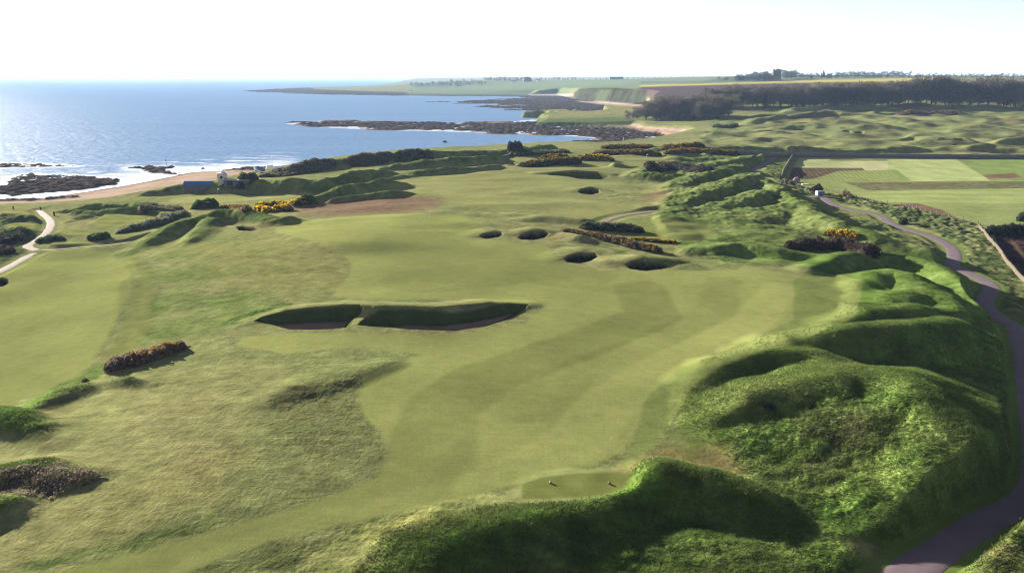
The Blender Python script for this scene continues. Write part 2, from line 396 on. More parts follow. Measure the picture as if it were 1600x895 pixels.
Z0, DC, LOWM = base_h(GX, GY, True)
MH = mounds_h(GX, GY)
Z1 = Z0 + MH
U, V = project(GX, GY, Z1)
front = GY > 20
U = np.where(front, U, -5000.0); V = np.where(front, V, -5000.0)
def psd(px, margin=60):
    return poly_sd(U, V * 2.0, [(a, b * 2.0) for a, b in px], margin)
# organic wobble for every land-cover edge (metres of world noise -> pixels)
PXM = FPX / np.maximum(np.hypot(GX, GY), 30)            # pixels per metre
WOB = (perlin(GX / 9, GY / 9, 3) * 0.8 + perlin(GX / 2.6, GY / 2.6, 4) * 0.35) * PXM
def pm(px, soft=1.0, wob=0.6, margin=60):
    """mask of a land-cover polygon; soft in metres"""
    s0 = psd(px, margin)
    s = s0 + np.clip(WOB * wob, -15, 15)
    w = np.clip(soft * PXM, 0.5, 40)
    return sstep(-w, w, s) * (s0 > -margin + 0.5)

# ---- land-cover colours (display colour -> albedo)
SC = 0.47
def C(r, g, b, s=1.0):
    c = np.array([r, g, b]) / 255.0
    return (np.where(c <= 0.04045, c / 12.92, ((c + 0.055) / 1.055) ** 2.4) * SC * s).astype(f32)

N60 = fbm(GX, GY, 55, 3, 20); N14 = fbm(GX, GY, 14, 3, 30); N4 = fbm(GX, GY, 4, 2, 40)
colr = np.empty(GX.shape + (3,), f32)
rgh = np.full(GX.shape, 0.55, f32)
cls = np.zeros(GX.shape, np.int16)
def lay(m, c, rough=None):
    m3 = m[..., None]
    colr[...] = colr * (1 - m3) + c * m3
    if rough is not None:
        rgh[...] = rgh * (1 - m) + rough * m
def mixc(t, a, b):
    t = np.clip(t, 0, 1)[..., None]
    return a * (1 - t) + b * t

tan_c, grn_c = C(158, 155, 98), C(132, 145, 80)
colr[...] = mixc(0.5 + 0.40 * N60 + 0.22 * N14, tan_c, grn_c)
# green slope on the left of the main fairway
lay(pm([(130, 395), (300, 370), (420, 380), (470, 430), (420, 480), (330, 520), (230, 545), (180, 540), (210, 480), (215, 420)], 6, 2) * np.clip(0.55 + 0.8 * N14, 0, 1), C(112, 132, 60), 0.6)
lay(pm([(250, 380), (440, 365), (540, 395), (550, 430), (500, 465), (400, 450), (330, 430)], 5, 2) * 0.6, C(150, 150, 84), 0.4)
# dry tan areas
lay(pm([(190, 600), (400, 560), (470, 580), (420, 660), (300, 740), (180, 700)], 5, 2) * np.clip(0.5 + N14, 0, 1) * 0.45, C(160, 148, 98), 0.5)
lay(pm([(0, 760), (150, 760), (330, 700), (480, 700), (420, 780), (250, 830), (0, 895)], 5, 2) * np.clip(0.4 + N14, 0, 1) * 0.45, C(160, 148, 90), 0.55)
lay(pm([(900, 760), (1050, 690), (1150, 690), (1200, 740), (1120, 740), (1000, 735)], 2, 2) * 0.75, C(140, 122, 72), 0.5)
lay(pm([(1170, 760), (1230, 780), (1260, 820), (1350, 840), (1280, 870), (1180, 860), (1130, 800)], 2, 2) * 0.8, C(108, 100, 56), 0.6)
lay(pm([(460, 322), (490, 316), (560, 313), (640, 308), (690, 312), (680, 326), (620, 331), (540, 335), (470, 333)], 3, 1), C(142, 118, 92), 0.35)
lay(pm([(1010, 306), (1050, 303), (1056, 314), (1010, 316)], 3, 1) * 0.8, C(150, 122, 92), 0.4)
# dune turf
dune_reg = np.maximum.reduce([
    pm([(1020, 340), (1060, 290), (1060, 262), (1010, 230), (1200, 238), (1180, 270), (1240, 305), (1300, 330), (1380, 355), (1480, 400), (1540, 470), (1585, 530), (1600, 700), (1590, 770), (1480, 830), (1250, 860), (1180, 760), (1140, 700), (1050, 660), (1080, 590), (1180, 545), (1310, 500), (1330, 450), (1260, 420), (1130, 410), (1070, 395), (1040, 370)], 1.6, 1),
    pm([(560, 900), (640, 842), (720, 808), (790, 792), (960, 778), (985, 755), (1040, 728), (1120, 742), (1250, 810), (1400, 895), (1300, 960), (520, 960)], 1.2, 1),
    sstep(0.35, 1.3, mounds_h(GX, GY, False))])
near_t = np.clip((RR - 70) / 160, 0, 1)
dgrn = mixc(near_t, C(92, 124, 40), C(108, 130, 60))
dtip = mixc(near_t, C(134, 150, 70), C(140, 150, 86))
lay(dune_reg * (1 - LOWM), np.where((np.ones_like(dune_reg)[..., None]) > 0, dgrn + (dtip - dgrn) * np.clip(0.3 + 0.5 * N14 + 0.28 * N4, 0, 1)[..., None], 0), 0.8)
long_g = np.maximum(pm([(1130, 650), (1195, 612), (1330, 592), (1430, 615), (1490, 690), (1440, 770), (1320, 830), (1200, 775), (1140, 712)], 1.5, 1), pm([(560, 905), (760, 850), (960, 840), (1250, 835), (1400, 860), (1440, 905)], 1.5, 1))
rgh[...] = np.maximum(rgh, long_g)
colr *= (1 + 0.28 * long_g)[..., None]
# lush flank of the lane-side dunes
lush = pm([(1080, 385), (1300, 395), (1480, 400), (1540, 470), (1590, 540), (1590, 700), (1480, 640), (1340, 575), (1200, 560), (1100, 640), (1060, 630), (1090, 580), (1180, 545), (1310, 500), (1330, 450), (1250, 415)], 3, 1)
lay(lush * 0.75 * np.clip(0.6 + 0.7 * N14, 0, 1), C(100, 138, 38), 0.7)
lay(pm([(560, 900), (650, 845), (780, 798), (960, 782), (985, 760), (1010, 735), (1040, 760), (900, 805), (740, 880)], 1.5, 1) * 0.8, C(106, 144, 42), 0.8)
lay(pm([(330, 900), (480, 842), (620, 803), (760, 768), (805, 788), (660, 846), (570, 900)], 2.0, 1.2) * np.clip(0.75 + N14, 0, 1), mixc(0.5 + N4 + 0.5 * N14, C(92, 106, 46), C(128, 128, 66)), 0.9)
# pale marram on the great dune
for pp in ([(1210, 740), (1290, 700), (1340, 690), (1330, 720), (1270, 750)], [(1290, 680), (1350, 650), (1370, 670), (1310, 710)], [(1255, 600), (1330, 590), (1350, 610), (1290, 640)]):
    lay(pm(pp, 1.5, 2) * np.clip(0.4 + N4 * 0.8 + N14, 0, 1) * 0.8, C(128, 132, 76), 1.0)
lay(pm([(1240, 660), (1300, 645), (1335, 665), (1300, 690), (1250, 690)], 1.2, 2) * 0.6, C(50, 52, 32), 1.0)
# wiry rough hump beside the fairway
flank = pm([(1045, 680), (1060, 620), (1078, 578), (1180, 533), (1290, 512), (1318, 480), (1345, 470), (1350, 495), (1420, 500), (1400, 520), (1330, 560), (1345, 585), (1250, 606), (1180, 640), (1130, 690), (1080, 710)], 2.0, 1.0)
lay(flank * 0.85, mixc(0.5 + N14 * 0.7, C(92, 116, 40), C(118, 134, 62)), 0.45)
lay(pm([(1230, 535), (1330, 450), (1262, 418), (1290, 410), (1380, 440), (1340, 500), (1300, 525)], 1.5, 1.0) * 0.6, C(96, 124, 40), 0.5)
lay(pm([(415, 625), (450, 605), (520, 590), (620, 566), (632, 572), (570, 600), (553, 625), (575, 665), (582, 690), (560, 720), (480, 720), (430, 680)], 1.5, 1.2) * np.clip(0.6 + N4, 0, 1), C(124, 126, 74), 0.74)
lay(pm([(412, 626), (450, 604), (500, 600), (490, 625), (430, 636)], 1.0, 1.5) * 0.7, C(92, 92, 62), 0.78)
# mown grass
fair_main = pm([(60, 905), (200, 868), (330, 832), (480, 792), (585, 748), (612, 710), (600, 680), (575, 655), (556, 622), (572, 592), (625, 570), (660, 556), (560, 545), (440, 552), (370, 540), (380, 528), (470, 522), (560, 524), (700, 526), (820, 505), (850, 480), (700, 470), (560, 468), (520, 462), (545, 430), (548, 410), (520, 385), (470, 375), (430, 362), (460, 345), (520, 338), (600, 334), (720, 336), (760, 352), (730, 372), (850, 384), (880, 412), (960, 424), (1060, 424), (1180, 420), (1270, 432), (1300, 460), (1270, 505), (1190, 532), (1110, 552), (1060, 585), (1020, 630), (985, 690), (930, 728), (850, 740), (760, 770), (620, 800), (420, 850), (250, 905)], 0.5, 0.35)
semi = pm([(1240, 440), (1262, 424), (1348, 440), (1338, 496), (1268, 530), (1192, 550), (1126, 572), (1078, 606), (1030, 690), (975, 728), (1010, 620), (1060, 575), (1180, 525), (1240, 500)], 0.4, 0.3)
fair_left = pm([(-60, 425), (0, 421), (60, 396), (130, 391), (175, 395), (203, 425), (200, 460), (180, 500), (160, 540), (120, 590), (0, 634), (-80, 655)], 0.5, 0.35)
left_semi = pm([(215, 398), (238, 440), (232, 500), (215, 540), (180, 575), (165, 560), (195, 500), (205, 445), (190, 405)], 0.8, 0.4)
fair_mid = pm([(560, 300), (640, 285), (700, 272), (800, 262), (850, 280), (890, 292), (900, 310), (960, 320), (1000, 322), (930, 350), (900, 338), (800, 330), (700, 320), (690, 305), (620, 304)], 2, 0.8)
fair_far = pm([(810, 264), (990, 248), (1080, 240), (1090, 246), (1000, 262), (960, 290), (990, 300), (880, 292), (845, 280)], 2, 0.6)
tee_r = pm([(985, 350), (1005, 346), (1040, 347), (1100, 350), (1122, 362), (1120, 372), (1060, 378), (1000, 370)], 0.6, 0.3)
green_l = pm([(270, 312), (330, 308), (400, 306), (480, 302), (490, 303), (440, 314), (370, 316), (300, 320), (262, 318)], 0.8, 0.4)
mow = N60 * 0.30 + N14 * 0.10
fm = C(154, 162, 84)[None, None] * (1 + 0.45 * mow[..., None])
lay(fair_main, fm, 0.06)
lay(fair_mid * 0.85, C(152, 156, 90) * (1 + 0.4 * mow[..., None]), 0.12)
lay(fair_far * 0.9, C(156, 162, 94) * (1 + 0.4 * mow[..., None]), 0.1)
lay(semi, C(132, 146, 72) * (1 + 0.5 * mow[..., None]), 0.22)
lay(left_semi, C(138, 146, 76), 0.25)
lay(fair_left, C(146, 154, 80) * (1 + 0.4 * mow[..., None]), 0.06)
lay(tee_r, C(136, 146, 74), 0.08)
lay(green_l, C(164, 168, 96), 0.04)
# mowing bands
def band(px, hw, k):
    a = np.array(px, float); x, y = march(a[:, 0], a[:, 1], surf1)
    d, _, _ = line_d(GX, GY, np.column_stack([x, y]), hw + 3)
    m = sstep(hw + 0.7, hw - 0.7, d + N14 * 0.4)
    colr[...] *= (1 + k * m * (1 - dune_reg))[..., None]
band([(180, 895), (430, 832), (610, 770), (680, 700), (690, 640), (760, 590), (900, 540), (1020, 490), (1000, 450)], 5.0, -0.20)
band([(330, 895), (560, 820), (760, 765), (900, 690), (960, 620), (1050, 560), (1180, 500), (1220, 450)], 3.6, 0.16)
band([(820, 640), (900, 580), (1020, 530), (1120, 480), (1130, 440)], 3.6, -0.10)
band([(660, 440), (820, 420), (960, 440)], 8.0, -0.10)
band([(480, 355), (600, 352), (720, 350)], 8.0, 0.08)
band([(0, 470), (90, 440), (150, 420)], 5.0, -0.07)
band([(0, 560), (90, 520), (150, 470)], 5.0, 0.06)
band([(205, 440), (200, 500), (165, 560), (90, 615), (0, 650)], 2.0, -0.16)
band([(215, 400), (240, 450), (228, 520)], 1.4, -0.14)
# lush fringe strips
def strip(px, hw, c, k, r):
    a = np.array(px, float); x, y = march(a[:, 0], a[:, 1], surf1)
    d, _, _ = line_d(GX, GY, np.column_stack([x, y]), hw + 4)
    lay(sstep(hw + 0.8, hw - 0.5, d + N4 * 0.8) * k, c, r)
strip([(0, 650), (60, 618), (120, 596), (165, 572)], 2.2, C(104, 140, 48), 0.7, 0.8)
strip([(60, 890), (140, 868), (200, 856), (260, 838), (330, 822)], 0.3, C(92, 116, 48), 0.8, 0.75)
strip([(360, 505), (400, 488), (450, 477)], 1.3, C(88, 116, 44), 0.7, 1.0)
strip([(880, 385), (950, 385), (1000, 398), (1060, 408)], 1.0, C(104, 130, 56), 0.6, 0.7)
# raised tees
TEES = [([(815, 752), (850, 741), (905, 737), (965, 740), (985, 748), (975, 768), (930, 776), (860, 777), (815, 776)], 0.3, C(126, 136, 62)),
        ([(76, 383.5), (85, 379.5), (140, 376), (150, 378), (140, 384), (90, 384.5)], 0.8, C(146, 152, 76)),
        ([(87, 366.5), (97, 359.5), (145, 359), (150, 361), (135, 367.5)], 0.9, C(146, 152, 76)),
        ([(9, 352.5), (30, 348.5), (65, 348.5), (72, 352), (66, 356.5), (20, 356.5)], 0.8, C(146, 152, 76)),
        ([(4, 333.5), (12, 329), (50, 328), (58, 331), (45, 334)], 0.7, C(150, 156, 80)),
        ([(143, 352), (165, 338), (210, 335.5), (246, 335), (238, 343), (200, 352), (160, 357)], 0.3, C(146, 154, 76))]
teeH = np.zeros(GX.shape, f32); teeM = np.zeros(GX.shape, f32); tee_flat = []
for px, h, c in TEES:
    a = np.array(px, float)
    x, y = march(a[:, 0], a[:, 1], lambda X, Y: base_h(X, Y) + h)
    s = poly_sd(GX, GY, list(zip(x, y)), 8)
    m = sstep(-1.8, 0.3, s)
    zt = float(base_h(np.array([x.mean()]), np.array([y.mean()]))[0]) + h
    tee_flat.append((m, zt))
    teeM = np.maximum(teeM, m)
    lay(sstep(-0.2, 0.25, s), c * (1 + 0.25 * N4[..., None]), 0.05)
    cls[s > 0] = 3
# coastal scrubby hollow on the left
lay(pm([(-60, 340), (30, 336), (70, 345), (74, 362), (50, 380), (35, 398), (-60, 440)], 1.5, 1) * (1 - teeM) * 0.8, mixc(0.5 + N4, C(70, 92, 44), C(104, 118, 66)), 1.0)
# shore
low = LOWM
lay(sstep(0.35, 0.7, low), np.where((GY > 1300)[..., None], C(138, 128, 114), C(200, 174, 150)) * (1 + 0.12 * N14[..., None]), 0.15)
rock = np.zeros(GX.shape, f32)
reef_px = [[(445, 187), (700, 190), (830, 190), (900, 193), (980, 198), (1030, 204), (1045, 210), (1010, 216), (970, 221), (930, 226), (860, 232), (800, 215), (440, 202)],
           [(640, 148), (830, 147.3), (885, 148.2), (905, 153.5), (950, 160.8), (1000, 167), (1000, 182), (700, 178)], [(300, 134), (480, 134), (492, 139.5), (560, 142.4), (640, 144.8), (700, 146), (830, 147.2), (640, 154), (300, 150)]]
for p in reef_px:
    rock = np.maximum(rock, pm(p, 3, 1.2))
rock *= sstep(0.2, 0.6, low) * np.where(GY > 450, sstep(-14, 3, DC), 1)
for p in SKER:
    s = poly_sd(GX, GY, p, 30)
    rock = np.maximum(rock, sstep(-1.2, 1.0, s + perlin(GX / 5, GY / 5, 5) * 2.2))
lay(rock, mixc(0.5 + N4, C(52, 46, 45), C(104, 92, 84)), 0.5)
wet = sstep(7, 1.0, DC) * sstep(0.4, 0.8, low) * (DC > -5) * (1 - rock) * (GY < 600)
lay(wet * 0.8, C(140, 118, 104), 0.05)
# far links behind the wall
links = pm([(1090, 236), (1200, 234), (1600, 240), (1700, 240), (1700, 168), (1600, 166), (1300, 162), (1190, 178), (1120, 190), (1110, 205)], 6, 2)
hum = fbm(GX, GY, 42, 3, 60); hum = hum + 0.5 * np.maximum(hum, 0)
lay(links, mixc(0.5 + 0.6 * N60 + 0.3 * N14, C(150, 152, 92), C(128, 142, 78)), 0.35)
lay(links * sstep(0.15, 0.55, hum) * 0.6, C(108, 112, 74), 0.8)
for pp in ([(1230, 180), (1290, 176), (1320, 182), (1290, 190), (1240, 190)], [(1420, 168), (1490, 170), (1495, 175), (1440, 177), (1400, 174)], [(1560, 190), (1600, 186), (1640, 190), (1600, 196)]):
    lay(pm(pp, 5, 3) * 0.7, C(120, 98, 74), 1.0)
lay(pm([(830, 186), (985, 184), (1000, 192), (985, 196), (870, 195), (835, 192)], 4, 1), C(106, 124, 68), 0.6)
# crop fields
FIELD = [([(1225, 282), (1240, 244), (1620, 245), (1700, 250), (1700, 372), (1600, 362), (1530, 351), (1440, 329), (1390, 319), (1320, 303), (1280, 300)], C(152, 165, 92), 0.2),
    ([(1250, 245), (1388, 246.3), (1389, 265.5), (1351, 267), (1347, 262.6), (1239, 262)], C(186, 194, 126), 0.1),
    ([(1293, 251.5), (1300, 248), (1387, 249), (1386.5, 251.8)], C(136, 150, 80), 0.3),
    ([(1306, 253), (1387, 252.2), (1388, 265), (1352, 266.6), (1346, 262)], C(202, 202, 144), 0.1),
    ([(1238, 262.6), (1347, 262.8), (1351, 266.5), (1310, 270.6), (1267, 280), (1232, 280)], C(124, 106, 82), 0.6),
    ([(1310, 267.5), (1388, 266), (1411, 283.3), (1308, 282.4), (1267, 281)], C(158, 172, 92), 0.3),
    ([(1388, 246.4), (1491, 247), (1547, 282.3), (1412, 283.4), (1389, 266)], C(182, 196, 118), 0.1),
    ([(1388, 265), (1400, 265), (1424, 283), (1411, 283.3)], C(140, 166, 80), 0.1),
    ([(1492, 247), (1640, 248), (1640, 283), (1547, 282.3)], C(138, 160, 80), 0.2),
    ([(1535, 273.5), (1585, 271), (1598, 277.5), (1545, 279.5)], C(132, 104, 80), 0.5),
    ([(1319, 285.5), (1460, 284), (1640, 283.5), (1640, 294), (1470, 296), (1356, 298)], C(122, 122, 80), 0.6),
    ([(1326, 301), (1470, 297.5), (1640, 294), (1640, 320), (1380, 316)], C(166, 180, 100), 0.12),
    ([(1391, 319.5), (1435, 318), (1470, 327.5), (1498, 342), (1440, 330)], C(132, 104, 78), 0.5)]
fields_m = np.zeros(GX.shape, f32)
for px, c, r in FIELD:
    m = pm(px, 0.5, 0.12)
    lay(m, c * (1 + 0.10 * N14[..., None]), r)
    fields_m = np.maximum(fields_m, m)
# furrow lines in the two ploughed strips
fa = np.arctan2(1.0, 0.25)
fur = np.sin((GX * math.cos(-0.25) + GY * math.sin(-0.25)) * 2 * np.pi / 2.2)
fs = pm(FIELD[4][0], 0.5, 0.1) + pm(FIELD[5][0], 0.5, 0.1) * (0.35 + 0.65 * sstep(-0.2, 0.3, N14)) + pm(FIELD[6][0], .5, .1) * 0.12
colr *= (1 - 0.28 * np.clip(fs, 0, 1) * (fur > 0.2))[..., None]
rowk = np.sin((GX * math.cos(0.12) - GY * math.sin(0.12)) * 2 * np.pi / 3.4) * 0.06 + np.sin((GX * math.cos(0.12) - GY * math.sin(0.12)) * 2 * np.pi / 11.0) * 0.04
colr *= (1 + rowk * pm(FIELD[6][0], .5, .1) + rowk * 0.7 * pm(FIELD[1][0], .5, .1) + rowk * .8 * pm(FIELD[8][0], .5, .1))[..., None]
colr *= (1 + 0.08 * np.sin((GX * 0.12 + GY) * 2 * np.pi / 13.0) * pm(FIELD[11][0], .5, .1))[..., None]
soil = pm([(1552, 366), (1700, 360), (1700, 520), (1604, 436), (1578, 408), (1560, 385)], 0.4, 0.1)
lay(soil, C(74, 56, 54) * (1 + 0.25 * N4[..., None]), 0.7)
lay(pm([(1578, 374), (1582, 374), (1600, 397), (1598, 400), (1580, 380)], 0.3, 0.1) * 0.6, C(128, 112, 84), 0.5)
# lane-side verge: reedy rough with a lush edge
verge = pm([(1240, 282), (1290, 303), (1330, 306), (1400, 322), (1530, 352), (1560, 390), (1600, 440), (1700, 560), (1640, 560), (1588, 505), (1562, 470), (1560, 440), (1500, 412), (1500, 390), (1460, 362), (1400, 345), (1330, 320), (1240, 300)], 1, 0.6)
lay(verge * (1 - fields_m), mixc(0.5 + N4 * .9 + N14 * .4, C(92, 112, 56), C(132, 136, 84)), 1.0)
lay(pm([(1196, 262), (1222, 250), (1232, 246), (1222, 276), (1232, 296), (1206, 276)], 1, .5), C(120, 134, 70), 0.8)
lay(pm([(1440, 900), (1540, 835), (1600, 800), (1700, 760), (1800, 960), (1380, 960)], 1.0, 0.8), mixc(0.5 + N4 + 0.5 * N14, C(84, 108, 40), C(120, 124, 66)), 0.95)
# far country
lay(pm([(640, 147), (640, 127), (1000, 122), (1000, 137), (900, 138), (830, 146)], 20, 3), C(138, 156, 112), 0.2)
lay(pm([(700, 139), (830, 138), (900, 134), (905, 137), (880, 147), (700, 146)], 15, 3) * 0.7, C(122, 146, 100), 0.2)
lay(pm([(640, 133), (700, 128), (740, 130), (700, 134.5), (650, 136)], 15, 3) * 0.7, C(96, 104, 86), 0.4)
lay(pm([(1000, 136), (1100, 133), (1250, 129.8), (1600, 127.5), (1600, 152), (1100, 156), (1000, 152)], 6, 1), C(104, 88, 88), 0.3)
lay(pm([(1270, 132), (1370, 133), (1370, 152), (1270, 152)], 10, 3) * 0.8, C(136, 166, 92), 0.2)
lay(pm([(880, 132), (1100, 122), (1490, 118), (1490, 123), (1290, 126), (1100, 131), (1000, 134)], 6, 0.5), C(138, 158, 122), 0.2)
lay(pm([(1150, 119), (1205, 119), (1206, 126), (1090, 130), (1000, 131), (1000, 128), (1100, 127)], 6, 1) * 0.7, C(98, 112, 96), 0.2)
lay(pm([(1000, 134.2), (1100, 131.2), (1200, 128.3), (1290, 125.3), (1400, 122.6), (1482, 121.4), (1486, 127.0), (1300, 128.6), (1200, 130.4), (1100, 133.3), (1000, 136)], 4, 0.2), C(216, 202, 84), 0.2)
lay(pm([(905, 139), (960, 138), (1010, 141), (1010, 166), (950, 161), (900, 155), (895, 148)], 4, 2), mixc(0.5 + N14, C(72, 66, 54), C(84, 94, 62)), 0.8)  # cliff brown darkened so the colour carries the shade on its face
lay(pm([(935, 139), (958, 138), (945, 158), (930, 158)], 3, 2) * 0.7, C(104, 118, 74), 0.6)
lay(pm([(825, 147.2), (895, 147), (897, 149.2), (830, 148.8)], 2, .5), C(200, 184, 160), 0.2)
lay(pm([(900, 157), (930, 158), (1000, 164), (1010, 168), (960, 165), (910, 159)], 2, .5), C(206, 180, 160), 0.2)
lay(pm([(1000, 200), (1062, 206), (1076, 209), (1050, 216), (1000, 223.5), (990, 223), (1040, 212), (1040, 207), (985, 199.5)], 2, .5) * sstep(0.2, .6, low), C(206, 172, 146), 0.15)

# ------------------------------------------------------------------ final heights
Z = Z1.copy()
und = perlin(GX / 46, GY / 40, 70) * 0.5 + perlin(GX / 19, GY / 14, 71) * 0.22 + sstep(140, 260, RR) * (0.5 - np.sqrt(perlin(GX / 40, GY / 26, 81) ** 2 + 0.006)) * 1.1
shore_f = sstep(0, 40, DC) * (1 - low)
flat_f = (1 - fields_m * 0.9) * (1 - soil * .9)
Z += und * shore_f * flat_f
dn = dune_reg * shore_f * (1 - np.clip(teeM, 0, 1)) * (1 - fields_m)
Z += dn * (np.sqrt(perlin(GX / 11, GY / 11, 72) ** 2 + 0.03) * 0.8 + perlin(GX / 5, GY / 5, 73) * 0.16 + sstep(150, 230, RR) * (0.4 - np.sqrt(perlin(GX / 21, GY / 14, 82) ** 2 + 0.004)) * 1.4)
Z += links * (hum * 1.9 + perlin(GX / 19, GY / 19, 76) * 1.1)
Z += low * (1 - rock) * perlin(GX / 12, GY / 12, 77) * 0.08
rk = np.abs(perlin(GX / 7, GY / 7, 74)) * 1.2 + np.abs(perlin(GX / 2.4, GY / 2.4, 75)) * 0.8
big = perlin(GX / 34, GY / 16, 78) * 0.9 + perlin(GX / 13, GY / 8, 79) * 0.7
farrk = np.clip((RR - 560) / 100, 0, 1)
rk = rk * (1 + 0.25 * farrk) + farrk * (big * 1.25 - 0.5)
Zr = np.minimum(Z, 0.45)
Z = np.where(rock > 0, Z * (1 - rock) + rock * (Zr * farrk + Z * (1 - farrk)) + rock * (rk * 0.85 + 0.1 - np.minimum(Z, 0) * 0.9), Z)
for m, zt in tee_flat:
    Z = Z * (1 - m) + zt * m
# lanes cut through
track_m = np.zeros(GX.shape, f32)
for P, hw in TRACKS:
    d, _, (zz,) = line_d(GX, GY, P, hw + 5)
    m = sstep(hw + 3.2, hw + 0.7, d)
    Z = Z * (1 - m) + (zz - 0.05) * m
    e = sstep(hw + 1.6, hw + 0.6, d)
    if hw > 1.5:
        lay(sstep(hw + 2.0, hw + 0.9, d + N4 * 0.6) * 0.75, C(118, 146, 58), 0.45)
    rgh *= (1 - e); track_m = np.maximum(track_m, e)
# bunkers
BUNK = [  # rim polygon, depth, wall width, label
    ([(392, 504), (410, 495), (440, 488), (490, 481.5), (540, 478), (563, 477.5), (570, 484), (556, 500), (549, 515), (520, 517.5), (487, 518), (450, 517), (420, 509)], 0.72, 2.0, 'deep grass faced bunker, left lobe of the widest pair in the main fairway'),
    ([(556, 512), (570, 498), (592, 485), (642, 484.5), (694, 488), (730, 485), (762, 477.5), (795, 474), (830, 475.5), (818, 487), (800, 497), (762, 510), (711, 519), (642, 519), (580, 515)], 0.72, 2.0, 'long deep bunker, right lobe of the widest pair in the main fairway'),
    ([(748, 371), (752, 366.5), (768, 363.5), (783, 363.5), (786, 367), (778, 372.5), (760, 375)], 1.5, 0.8, 'small dark pot bunker left of three clustered above the fairway middle'),
    ([(808, 373), (814, 366.5), (830, 361.5), (850, 361), (858, 366), (852, 372), (835, 376.5), (816, 376.5)], 1.8, 0.9, 'round dark pot bunker with a raised grassy lip left of the gorse hedge'),
    ([(880, 404), (888, 398.5), (905, 395.5), (930, 395.5), (936, 400), (925, 406), (905, 410.5), (886, 409)], 1.7, 0.9, 'oval pot bunker below the gorse hedge, beside the golfer bunker'),
    ([(976, 413), (985, 407.5), (1005, 406.5), (1035, 409), (1048, 417), (1035, 421.5), (1010, 424.5), (985, 421)], 1.9, 0.9, 'dark pot bunker with a golfer standing in it'),
    ([(903, 301), (908, 297), (925, 295.5), (936, 299), (938, 303.5), (925, 306), (910, 304.5)], 1.4, 1.0, 'small shaded bunker alone in the middle of the distant fairway'),
    ([(853, 270), (870, 267.5), (900, 266.5), (935, 269.5), (953, 277), (940, 280), (905, 279.5), (872, 275)], 1.9, 2.0, 'broad shaded bunker in front of the dark gorse bank'),
    ([(368, 357), (380, 355), (398, 355.5), (406, 358.5), (392, 361.5), (374, 361)], 0.9, 0.7, 'shallow brown sand bunker at the foot of the left grassy dune'),
    ([(-30, 436), (0, 433), (14, 437), (16, 442), (4, 448), (-30, 452)], 1.6, 1.0, 'shaded bunker cut off by the left edge of the lower fairway'),
    ([(1309, 206), (1320, 204.5), (1330, 205), (1329, 209.5), (1312, 209.5)], 1.6, 1.5, 'left one of two square dark bunkers side by side on the far links'),
    ([(1335, 206), (1345, 205), (1351, 206), (1349, 209.5), (1336, 209.5)], 1.6, 1.5, 'right one of two square dark bunkers side by side on the far links'),
    ([(1310, 200), (1320, 199), (1332, 200), (1330, 202), (1312, 202)], 1.4, 1.5, 'thin dark bunker above the two square ones on the far links'),
]
bunk_id = np.full(GX.shape, -1, np.int16); bunk_sand = np.zeros(GX.shape, bool)
s1_cache = None
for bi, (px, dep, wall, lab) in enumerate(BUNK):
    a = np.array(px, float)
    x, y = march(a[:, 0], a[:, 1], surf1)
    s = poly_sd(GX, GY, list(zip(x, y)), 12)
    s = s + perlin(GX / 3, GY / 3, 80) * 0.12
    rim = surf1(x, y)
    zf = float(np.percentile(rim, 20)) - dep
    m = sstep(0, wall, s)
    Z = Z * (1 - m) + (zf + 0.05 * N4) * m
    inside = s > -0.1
    lay(sstep(0, 0.4, s), C(84, 98, 44) if wall > 1.3 else C(34, 30, 26), 0.3)  # pot bunkers: revetted wall colour darkened further to carry the pit's shade
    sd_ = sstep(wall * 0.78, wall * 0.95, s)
    lay(sd_, C(168, 140, 120) if wall > 1.3 else C(84, 70, 68), 0.1)  # pot bunker sand darker than real sand, shade put into its colour
    bunk_id[inside] = bi
    bunk_sand |= s > wall * 0.86
    # dry rim
    lay(sstep(-1.2, -0.2, s) * sstep(0.2, -0.2, s) * 0.4, C(150, 146, 86))
# tussocks
rghf = rgh * (1 - teeM) * shore_f * (1 - track_m)
nr = int(np.searchsorted(rr, 260))
sl = slice(0, nr)
fade = np.clip((260 - RR[sl]) / 80, 0, 1)
tus = np.zeros((nr, NC), f32)
tus += perlin(GX[sl] / 2.2, GY[sl] / 1.5, 90) * 0.15
tus += perlin(GX[sl] / 0.8, GY[sl] / 0.8, 91) * 0.085
n2 = int(np.searchsorted(rr, 150))
t2 = perlin(GX[:n2] / 0.42, GY[:n2] / 0.42, 92) * 0.06
tus[:n2] += t2
Z[sl] += tus * fade * np.interp(rghf[sl], [0.1, 0.5, 0.72, 0.86, 1.0], [0.02, 0.14, 0.34, 0.7, 1.15])
n3 = slice(nr - 120, int(np.searchsorted(rr, 700)))
Z[n3] += (perlin(GX[n3] / 3.0, GY[n3] / 2.6, 93) * 0.42 + perlin(GX[n3] / 1.4, GY[n3] / 1.6, 94) * 0.30) * np.clip(rghf[n3] - 0.45, 0, 1) * 1.8 * np.clip((RR[n3] - 190) / 70, 0, 1)
colr *= (1 + (0.34 * N4 * rgh + 0.06 * N14))[..., None]
tt = np.zeros(GX.shape, f32); tt[sl] = tus * 2.2
colr *= np.clip(1 + tt * rghf * 0.8, 0.6, 1.5)[..., None]
lum_ = (colr @ np.array([.3, .6, .1], f32))[..., None]
colr = lum_ + (colr - lum_) * 0.88
colr = np.clip(colr, 0.004, 0.8).astype(f32)

